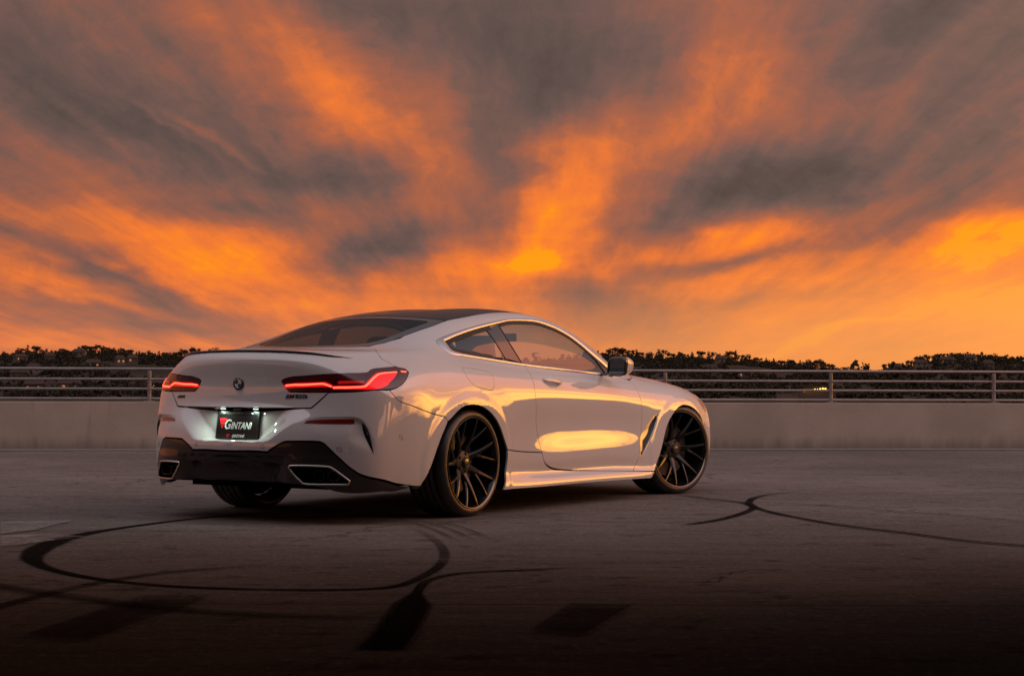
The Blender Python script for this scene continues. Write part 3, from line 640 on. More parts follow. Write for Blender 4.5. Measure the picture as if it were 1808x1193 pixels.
# top, per station: x, then (half width, height) from the belt line's neighbour to the centre line
TOP = [
 (-0.60, [(.690,1.004),(.60,1.014),(.48,1.021),(.26,1.029),(0,1.032)]),
 (-0.35, [(.712,1.020),(.64,1.035),(.53,1.052),(.28,1.078),(0,1.087)]),
 ( 0.00, [(.742,1.050),(.680,1.092),(.55,1.132),(.29,1.168),(0,1.181)]),
 ( 0.30, [(.742,1.065),(.662,1.155),(.545,1.206),(.29,1.244),(0,1.257)]),
 ( 0.60, [(.738,1.075),(.645,1.200),(.54,1.255),(.29,1.292),(0,1.304)]),
 ( 0.90, [(.735,1.075),(.632,1.228),(.535,1.285),(.29,1.318),(0,1.330)]),
 ( 1.50, [(.728,1.055),(.606,1.233),(.51,1.281),(.28,1.317),(0,1.330)]),
 ( 1.80, [(.735,1.010),(.630,1.163),(.51,1.222),(.28,1.268),(0,1.286)]),
 ( 2.10, [(.745,.935),(.670,1.030),(.53,1.118),(.28,1.172),(0,1.193)]),
 ( 2.45, [(.722,.876),(.655,.905),(.52,.966),(.28,1.012),(0,1.028)]),
 ( 2.85, [(.700,.850),(.610,.868),(.47,.882),(.25,.893),(0,.897)]),
 ( 3.30, [(.650,.800),(.560,.816),(.43,.830),(.22,.840),(0,.844)]),
]
STX = [-.70,-.60,-.475,-.35,-.175,0,.15,.30,.45,.60,.75,.90,1.1,1.3,1.5,1.7,1.9,2.1,2.28,2.45,2.65,2.85,3.0,3.15,3.30,3.42]

def build_skin(levels=4, fair=2):
    NR = 12; NK = 6
    kx = [REARC[0][0]]
    rows = []
    for r in range(NR):
        xs = [REARC[r][0]]+[s[0] for s in SIDE]+[FRNTC[r][0]]
        ys = [REARC[r][1]]+[s[1][r][0] for s in SIDE]+[FRNTC[r][1]]
        zs = [REARC[r][2]]+[s[1][r][1] for s in SIDE]+[FRNTC[r][2]]
        rows.append((nspline(xs, ys), nspline(xs, zs)))
    tops = []
    tx = [s[0] for s in TOP]
    for k in range(5):
        tops.append((nspline(tx, [s[1][k][0] for s in TOP]), nspline(tx, [s[1][k][1] for s in TOP])))
    pos = {}                                     # key -> target position (right half, Y positive = outwards)
    n = len(STX)
    for r in range(NR):
        pos['s', 0, r] = REARC[r]
        for i, x in enumerate(STX): pos['s', i+1, r] = (x, rows[r][0](x), rows[r][1](x))
        pos['s', n+1, r] = FRNTC[r]
        xs, zs = REAR[r]
        for k in range(1, 6): pos['r', k, r] = (xs[5-k], RY[5-k]*REARC[r][1], zs[5-k])
        for k, f in zip(range(1, 6), [.82,.64,.45,.22,0.]):
            c = FRNTC[r]; pos['f', k, r] = (c[0]+(FRONT[r]-c[0])*(1-f*f)**.8, c[1]*f, c[2]+.02*(1-f))
    for i, x in enumerate(STX):
        for k in range(1, 6):
            if x < -.6:                           # boot lid: blend to the lip
                t = (x+1.0)/.4
                lip = pos['r', k, 11]; e = (tops[k-1][0](-.6), tops[k-1][1](-.6))
                xl = lip[0]*(1-(x+.80)/.2)+(-.6)*((x+.80)/.2)
                f = (x+.80)/.2; f2 = .5
                px = lip[0]*.42+(-.6)*.58
                pos['t', i+1, k] = (px, lip[1]*.42+e[0]*.58, lip[2]*.40+e[1]*.60+.002)
            else:
                pos['t', i+1, k] = (x, tops[k-1][0](x) if k < 5 else 0., tops[k-1][1](x))
    def key(kind, a, b):
        # shared edges of the box
        if kind == 'r' and a == 0: return ('s', 0, b)
        if kind == 'f' and a == 0: return ('s', n+1, b)
        if kind == 't':
            if b == 0: return ('s', a, 11)
            if a == 0: return ('r', b, 11)
            if a == n+1: return ('f', b, 11)
        return (kind, a, b)
    idx = {}; P = []
    def vid(k3, side):
        p = pos[k3]
        kk = (k3, 0 if abs(p[1]) < 1e-9 else side)
        if kk not in idx: idx[kk] = len(P); P.append((p[0], p[1]*side, p[2]))
        return idx[kk]
    faces = []
    for side in (-1, 1):
        def quad(*ks):
            f = [vid(key(*k), side) for k in ks]
            faces.append(f if side == -1 else f[::-1])
        for i in range(n+1):
            for r in range(NR-1): quad(('s',i,r),('s',i+1,r),('s',i+1,r+1),('s',i,r+1))
            for k in range(5): quad(('t',i,k),('t',i+1,k),('t',i+1,k+1),('t',i,k+1))
        for k in range(5):
            for r in range(NR-1):
                quad(('r',k+1,r),('r',k,r),('r',k,r+1),('r',k+1,r+1))
                quad(('f',k,r),('f',k+1,r),('f',k+1,r+1),('f',k,r+1))
    me = bpy.data.meshes.new('skin'); me.from_pydata(P, [], faces); me.update()
    ob = bpy.data.objects.new('skin', me); bpy.context.scene.collection.objects.link(ob)
    # creases: lip, boot crease
    at_ = me.attributes.new('crease_edge', 'FLOAT', 'EDGE')
    lipset = set()
    for side in (-1, 1):
        for k in range(0, 6): lipset.add(vid(key('r', k, 11), side))
    cr = np.zeros(len(me.edges))
    for e in me.edges:
        if e.vertices[0] in lipset and e.vertices[1] in lipset: cr[e.index] = .8
    at_.data.foreach_set('value', cr)
    md = ob.modifiers.new('s', 'SUBSURF'); md.levels = levels; md.render_levels = levels
    tgt = np.array(P); cur = tgt.copy(); N = len(P)
    for it in range(fair+1):
        dg = bpy.context.evaluated_depsgraph_get(); ev = ob.evaluated_get(dg); m2 = ev.to_mesh()
        co = np.empty(len(m2.vertices)*3); m2.vertices.foreach_get('co', co); co = co.reshape(-1, 3)
        if it == fair:
            nv = np.empty(len(m2.vertices)*3); m2.vertex_normals.foreach_get('vector', nv)
            fv = [tuple(p.vertices) for p in m2.polygons]
            ev.to_mesh_clear(); break
        cur = cur+(tgt-co[:N])*.9; ev.to_mesh_clear()
        me.vertices.foreach_set('co', cur.ravel()); me.update(); ob.update_tag(); bpy.context.view_layer.update()
    bpy.data.objects.remove(ob); bpy.data.meshes.remove(me)
    return co, nv.reshape(-1, 3), fv

# ------------------------------------------------------------------ trimmed panels on the skin
CAR = empty('coupe_car', Matrix.Translation((-1.06142, 12.04890, 0)) @ Matrix.Rotation(PI/2-0.557724, 4, 'Z'))
tag(CAR, 'white two-door coupe with black wheels and lit red tail lights parked on the deck', 'car')
_co, _nv, _fv = build_skin(4)
SK_V = [Vector(c) for c in _co]; SK_N = _nv
SKIN = BVHTree.FromPolygons(SK_V, _fv)
def hit(o, dr):
    h = SKIN.ray_cast(o, dr)
    if h[0] is None:
        h = SKIN.find_nearest(o+dr*2.2 if False else o+dr*1.6)
    f = _fv[h[2]]; w = poly_3d_calc([SK_V[i] for i in f], h[0])
    n = Vector((0, 0, 0))
    for i, q in zip(f, w): n += Vector(SK_N[i])*q
    return h[0], n.normalized()
R2 = math.sqrt(2); X0, Y0, LA = -.10, .40, .6
def toU(p):
    x, y, z = p
    if x < X0 and y <= Y0: return (y, (z-(X0-x))/R2)
    if x < X0: return (Y0+LA*math.atan2(y-Y0, X0-x), (z-math.hypot(y-Y0, X0-x))/R2)
    return (Y0+LA*PI/2+(x-X0), (z-(y-Y0))/R2)
def dU(u, w):
    s = -1 if u < 0 else 1; u = abs(u)
    if u <= Y0: hx, hy, bx_, by = -1, 0, X0, u
    elif u <= Y0+LA*PI/2: th = (u-Y0)/LA; hx, hy, bx_, by = -math.cos(th), math.sin(th), X0, Y0
    else: hx, hy, bx_, by = 0, 1, X0+u-Y0-LA*PI/2, Y0
    rho = 1.7
    p, n = hit(Vector((bx_+hx*rho, by+hy*rho, rho+w*R2)), Vector((-hx, -hy, -1)).normalized())
    if s < 0: p = Vector((p.x, -p.y, p.z)); n = Vector((n.x, -n.y, n.z))
    return p, n
def dT(x, y):
    return hit(Vector((x, y, 2.2)), Vector((0, 0, -1)))
def dS(x, z):
    return hit(Vector((x, 1.9, z)), Vector((0, -1, 0)))
def dF(y, z):
    return hit(Vector((5, y, z)), Vector((-1, 0, 0)))
DOM = {'U': dU, 'T': dT, 'S': dS, 'F': dF}
TO = {'U': toU, 'T': lambda p: (p[0], p[1]), 'S': lambda p: (p[0], p[2]), 'F': lambda p: (p[1], p[2])}

def smooth_loop(P, ds, corner=38, closed=True):
    """resample a loop: Catmull-Rom between its corners"""
    P = np.array(P, float); n = len(P); cor = []
    for i in range(n):
        if not closed and i in (0, n-1): cor.append(i); continue
        a = P[i]-P[i-1]; b = P[(i+1) % n]-P[i]
        ang = math.degrees(math.acos(np.clip(a@b/(np.linalg.norm(a)*np.linalg.norm(b)+1e-12), -1, 1)))
        if ang > corner: cor.append(i)
    if not cor:
        Q = np.vstack([P[-2:], P, P[:2]]); out = []
        for i in range(1, n+1):
            p0, p1, p2, p3 = Q[i], Q[i+1], Q[i+2], Q[i+3] if i+3 < len(Q) else Q[i+3-n]
            k = max(1, int(round(np.linalg.norm(p2-p1)/ds)))
            for j in range(k):
                t = j/k; out.append(.5*((2*p1)+(-p0+p2)*t+(2*p0-5*p1+4*p2-p3)*t*t+(-p0+3*p1-3*p2+p3)*t**3))
        return np.array(out)
    out = []; m = len(cor)
    for c in range(m if closed else m-1):
        i0 = cor[c]; i1 = cor[(c+1) % m]
        idx = list(range(i0, i1+1)) if i1 > i0 else list(range(i0, n))+list(range(0, i1+1))
        out.append(cr_line(P[idx], ds)[:-1])
    if not closed: out.append(P[-1:])
    return np.vstack(out)
def inset(P, g):
    """move a closed loop inwards by g"""
    P = np.asarray(P, float); A = .5*np.sum(P[:, 0]*np.roll(P[:, 1], -1)-np.roll(P[:, 0], -1)*P[:, 1]); s = 1 if A > 0 else -1
    a = P-np.roll(P, 1, 0); b = np.roll(P, -1, 0)-P
    na = np.stack([-a[:, 1], a[:, 0]], 1)*s; nb = np.stack([-b[:, 1], b[:, 0]], 1)*s
    na /= np.linalg.norm(na, axis=1)[:, None]+1e-12; nb /= np.linalg.norm(nb, axis=1)[:, None]+1e-12
    mm = na+nb; mm /= np.maximum(np.linalg.norm(mm, axis=1)[:, None], 1e-9)
    c = np.clip(np.sum(mm*na, 1), .45, 1)
    return P+mm*(g/c)[:, None]
def inside(Q, P):
    Q = np.atleast_2d(Q); x, y = Q[:, 0], Q[:, 1]; c = np.zeros(len(Q), bool); n = len(P)
    for i in range(n):
        x1, y1 = P[i]; x2, y2 = P[(i+1) % n]
        if y1 == y2: continue
        c ^= ((y1 > y) != (y2 > y)) & (x < (x2-x1)*(y-y1)/(y2-y1)+x1)
    return c
def seg_dist(Q, P, closed=True):
    """distance of points Q to polyline P"""
    Q = np.atleast_2d(Q); dmin = np.full(len(Q), 9.); n = len(P)
    for i in range(n if closed else n-1):
        a = P[i]; b = P[(i+1) % n]-a; t = np.clip(((Q-a)@b)/(b@b+1e-12), 0, 1)
        dmin = np.minimum(dmin, np.linalg.norm(Q-a-t[:, None]*b, axis=1))
    return dmin
def trim(name, dom, loop, mat, parent=CAR, holes=(), sp=.018, gap=.0022, disp=None, flange=.012, lift=0., extra=(), bds=None, backs=False):
    """a panel cut out of the skin: loop and holes in the domain's coordinates"""
    loop = inset(loop, gap) if gap else np.asarray(loop, float)
    holes = [np.asarray(h, float) for h in holes]; f = DOM[dom]
    pts = []; edges = []
    def add_loop(L, closed=True):
        i0 = len(pts); pts.extend(map(tuple, L)); n = len(L)
        edges.extend((i0+i, i0+(i+1) % n) for i in range(n if closed else n-1))
    add_loop(loop)
    for h in holes: add_loop(h)
    for e in extra: add_loop(e, False)
    bnd = np.array(pts)
    lo = loop.min(0); hi = loop.max(0); sy = sp*(.75 if dom == 'U' else 1)
    gx = np.arange(lo[0]+sp/2, hi[0], sp); gy = np.arange(lo[1]+sy/2, hi[1], sy)
    if len(gx) and len(gy):
        G = np.array([(x+(sp/2 if j % 2 else 0), y) for j, y in enumerate(gy) for x in gx])
        k = inside(G, loop)
        for h in holes: k &= ~inside(G, h)
        G = G[k]
        if len(G):
            # keep clear of the borders
            keep = np.ones(len(G), bool)
            for c in range(0, len(G), 4000):
                dd = np.linalg.norm(G[c:c+4000, None, :]-bnd[None, :, :], axis=2).min(1); keep[c:c+4000] = dd > .55*sp*.8
            pts.extend(map(tuple, G[keep]))
    r = geometry.delaunay_2d_cdt([Vector(p) for p in pts], edges, [], 0, 1e-7)
    V2 = np.array([v[:] for v in r[0]]); T = [tuple(t) for t in r[2]]
    C = V2[np.array(T)].mean(1); k = inside(C, loop)
    for h in holes: k &= ~inside(C, h)
    T = [t for t, q in zip(T, k) if q]
    used = sorted({i for t in T for i in t}); mp = {o: n for n, o in enumerate(used)}
    V2 = V2[used]; T = [tuple(mp[i] for i in t) for t in T]
    P = []; N = []
    for q in V2:
        p, n = f(q[0], q[1]); P.append(p); N.append(n)
    P0 = [p.copy() for p in P]
    if disp is not None:
        e = .0025
        for i, q in enumerate(V2):
            d0 = disp(P0[i], q)
            pa, _ = f(q[0]+e, q[1]); pb, _ = f(q[0], q[1]+e)
            ta = pa-P0[i]; tb = pb-P0[i]
            da = disp(pa, (q[0]+e, q[1]))-d0; db = disp(pb, (q[0], q[1]+e))-d0
            n = N[i]; A = np.array([[ta.dot(ta), ta.dot(tb)], [ta.dot(tb), tb.dot(tb)]])
            det = A[0, 0]*A[1, 1]-A[0, 1]**2
            if det > 1e-14:
                s = np.linalg.solve(A, np.array([da, db])); g = ta*float(s[0])+tb*float(s[1])
                N[i] = (n-g).normalized()
            P[i] = P0[i]+n*d0
    if lift: P = [p+n*lift for p, n in zip(P, N)]
    t = T[0]; fn = (P[t[1]]-P[t[0]]).cross(P[t[2]]-P[t[0]])
    flips = sum(1 for t in T[:40] if (P[t[1]]-P[t[0]]).cross(P[t[2]]-P[t[0]]).dot(N[t[0]]) < 0)
    if flips > 20: T = [t[::-1] for t in T]
    V = [p for p in P]; F = list(T); ln = [N[i] for t in T for i in t]
    if flange:
        ec = {}
        for t in T:
            for a, b in ((t[0], t[1]), (t[1], t[2]), (t[2], t[0])): ec[(a, b)] = 1
        bd = [(a, b) for (a, b) in ec if (b, a) not in ec]; fl = {}
        for a, b in bd:
            for i in (a, b):
                if i not in fl: fl[i] = len(V); V.append(P[i]-N[i]*flange)
            F.append((b, a, fl[a], fl[b])); q = (P[a]-P[b]).cross(V[fl[a]]-P[b])
            q = q.normalized() if q.length > 1e-12 else N[a]; ln += [q]*4
    me = bpy.data.meshes.new(name); me.from_pydata([v[:] for v in V], [], F); me.materials.append(mat)
    me.shade_smooth(); me.normals_split_custom_set([n[:] for n in ln]); me.update()
    o = bpy.data.objects.new(name, me); COL.objects.link(o); o.parent = parent
    return o
def mirror(o, parent=CAR):
    c = o.copy(); COL.objects.link(c); c.parent = parent; c.scale = (1, -1, 1)
    for ch in list(o.children):
        k = ch.copy(); COL.objects.link(k); k.parent = c
    return c
def both(o):
    """panels are cut on the car's left; copy to its right"""
    return o, mirror(o)
def LU(pts, ds=.012, corner=38): return smooth_loop([toU(p) for p in pts], ds, corner)
def full(half):
    """half outline (centre to centre, right side positive) -> closed outline over both sides"""
    return half+[(p[0], -p[1], p[2]) for p in half[::-1] if abs(p[1]) > 1e-6]
def toUs(p):
    u, w = toU((p[0], abs(p[1]), p[2])); return (math.copysign(u, p[1]) if p[1] else u, w)
def LUF(half, ds=.012, corner=38): return smooth_loop([toUs(p) for p in full(half)], ds, corner)

# ------------------------------------------------------------------ car materials
def paint(name, col, flake=True):
    m = pmat(name, col, .5, 0., 1.0, .006, .0)
    b = m.node_tree.nodes['Principled BSDF']; b.inputs['Coat IOR'].default_value = 2.25
    N_ = NB(m.node_tree); tc = N_.n('ShaderNodeTexCoord').outputs['Object']
    # faint orange peel
    bp = N_.n('ShaderNodeBump'); bp.inputs['Strength'].default_value = .012; bp.inputs['Distance'].default_value = .002
    N_.put(bp.inputs['Height'], N_.noise(tc, 160, 2, .5).outputs['Fac']); N_.put(b.inputs['Coat Normal'], bp.outputs[0])
    f = N_.noise(tc, 3, 4, .5).outputs['Fac']
    N_.put(b.inputs['Base Color'], N_.mix(N_.sstep(f, .3, .7), tuple(c*.97 for c in col), col))
    return m
M_PAINT = paint('white_paint', (.70, .675, .665))
M_GLOSS = pmat('gloss_black', (.012, .011, .012), .25, 0, 1.0, .03)
M_DIFF = pmat('dark_grey_gloss', (.016, .014, .0135), .35, 0, .55, .05); noisy(M_DIFF, (.014, .0125, .012), (.020, .0175, .017), 4)
M_CARBON = pmat('carbon_roof', (.010, .0095, .0095), .4, 0, .35, .03, .3)
M_CHROME = pmat('satin_chrome', (.84, .83, .84), .34, 1.0); M_CHROMEB = pmat('bright_chrome', (.75, .73, .72), .07, 1.0)
M_RUB = pmat('black_rubber', (.014, .013, .013), .55); M_DARK = pmat('dark_void', (.004, .004, .004), 1.0, spec=0.); M_PLAST = pmat('black_plastic', (.018, .017, .017), .45)
def glass(name, tint, refl=1.0, rough=0.0, f0=.045):
    m = bpy.data.materials.new(name); m.use_nodes = True; nt = m.node_tree; nt.nodes.clear(); N_ = NB(nt)
    tr = N_.n('ShaderNodeBsdfTransparent'); tr.inputs[0].default_value = tint+(1,)
    gl = N_.n('ShaderNodeBsdfGlossy'); gl.inputs[0].default_value = (.9, .95, 1, 1); gl.inputs['Roughness'].default_value = rough
    ge = N_.n('ShaderNodeNewGeometry'); cs = N_.m('ABSOLUTE', N_.v('DOT_PRODUCT', ge.outputs['Normal'], ge.outputs['Incoming'])); sc_ = N_.m('POWER', N_.m('SUBTRACT', 1.0, cs, clamp=True), 5.0); fr = N_.m('MULTIPLY_ADD', sc_, refl-f0, f0)
    df = N_.n('ShaderNodeBsdfDiffuse'); df.inputs[0].default_value = (.035, .05, .055, 1)
    mx0 = N_.n('ShaderNodeMixShader'); mx0.inputs[0].default_value = .03; nt.links.new(tr.outputs[0], mx0.inputs[1]); nt.links.new(df.outputs[0], mx0.inputs[2])
    mx = N_.n('ShaderNodeMixShader'); N_.put(mx.inputs[0], N_.m('ADD', fr, 0.0, clamp=True)); nt.links.new(mx0.outputs[0], mx.inputs[1]); nt.links.new(gl.outputs[0], mx.inputs[2])
    o = N_.n('ShaderNodeOutputMaterial'); nt.links.new(mx.outputs[0], o.inputs[0]); return m
M_GLASS = glass('side_glass', (.60, .68, .71), 1.0, 0., .16); M_RGLASS = glass('rear_glass', (.13, .135, .135), .50); M_WGLASS = glass('windscreen_glass', (.75, .78, .78))
M_RED = pmat('red_lens', (.055, .004, .006), .12, 0, 1.0, .02); M_SMOKE = pmat('smoked_red_lens', (.085, .005, .009), .2, 0, .7, .02)
M_LEDC = pmat('light_bar', (1, .1, .05), .4, emis=(1.0, .075, .04), es=4.0); M_LEDR = pmat('light_guide', (.6, .01, .01), .3, 0, .6, emis=(1.0, .003, .010), es=.72)
M_LEDD = pmat('dim_light_guide', (.2, .01, .01), .25, 0, .8, emis=(1.0, .010, .012), es=.28)
M_REFL = pmat('red_reflector', (.16, .006, .008), .2, 0, 1.0, .04)

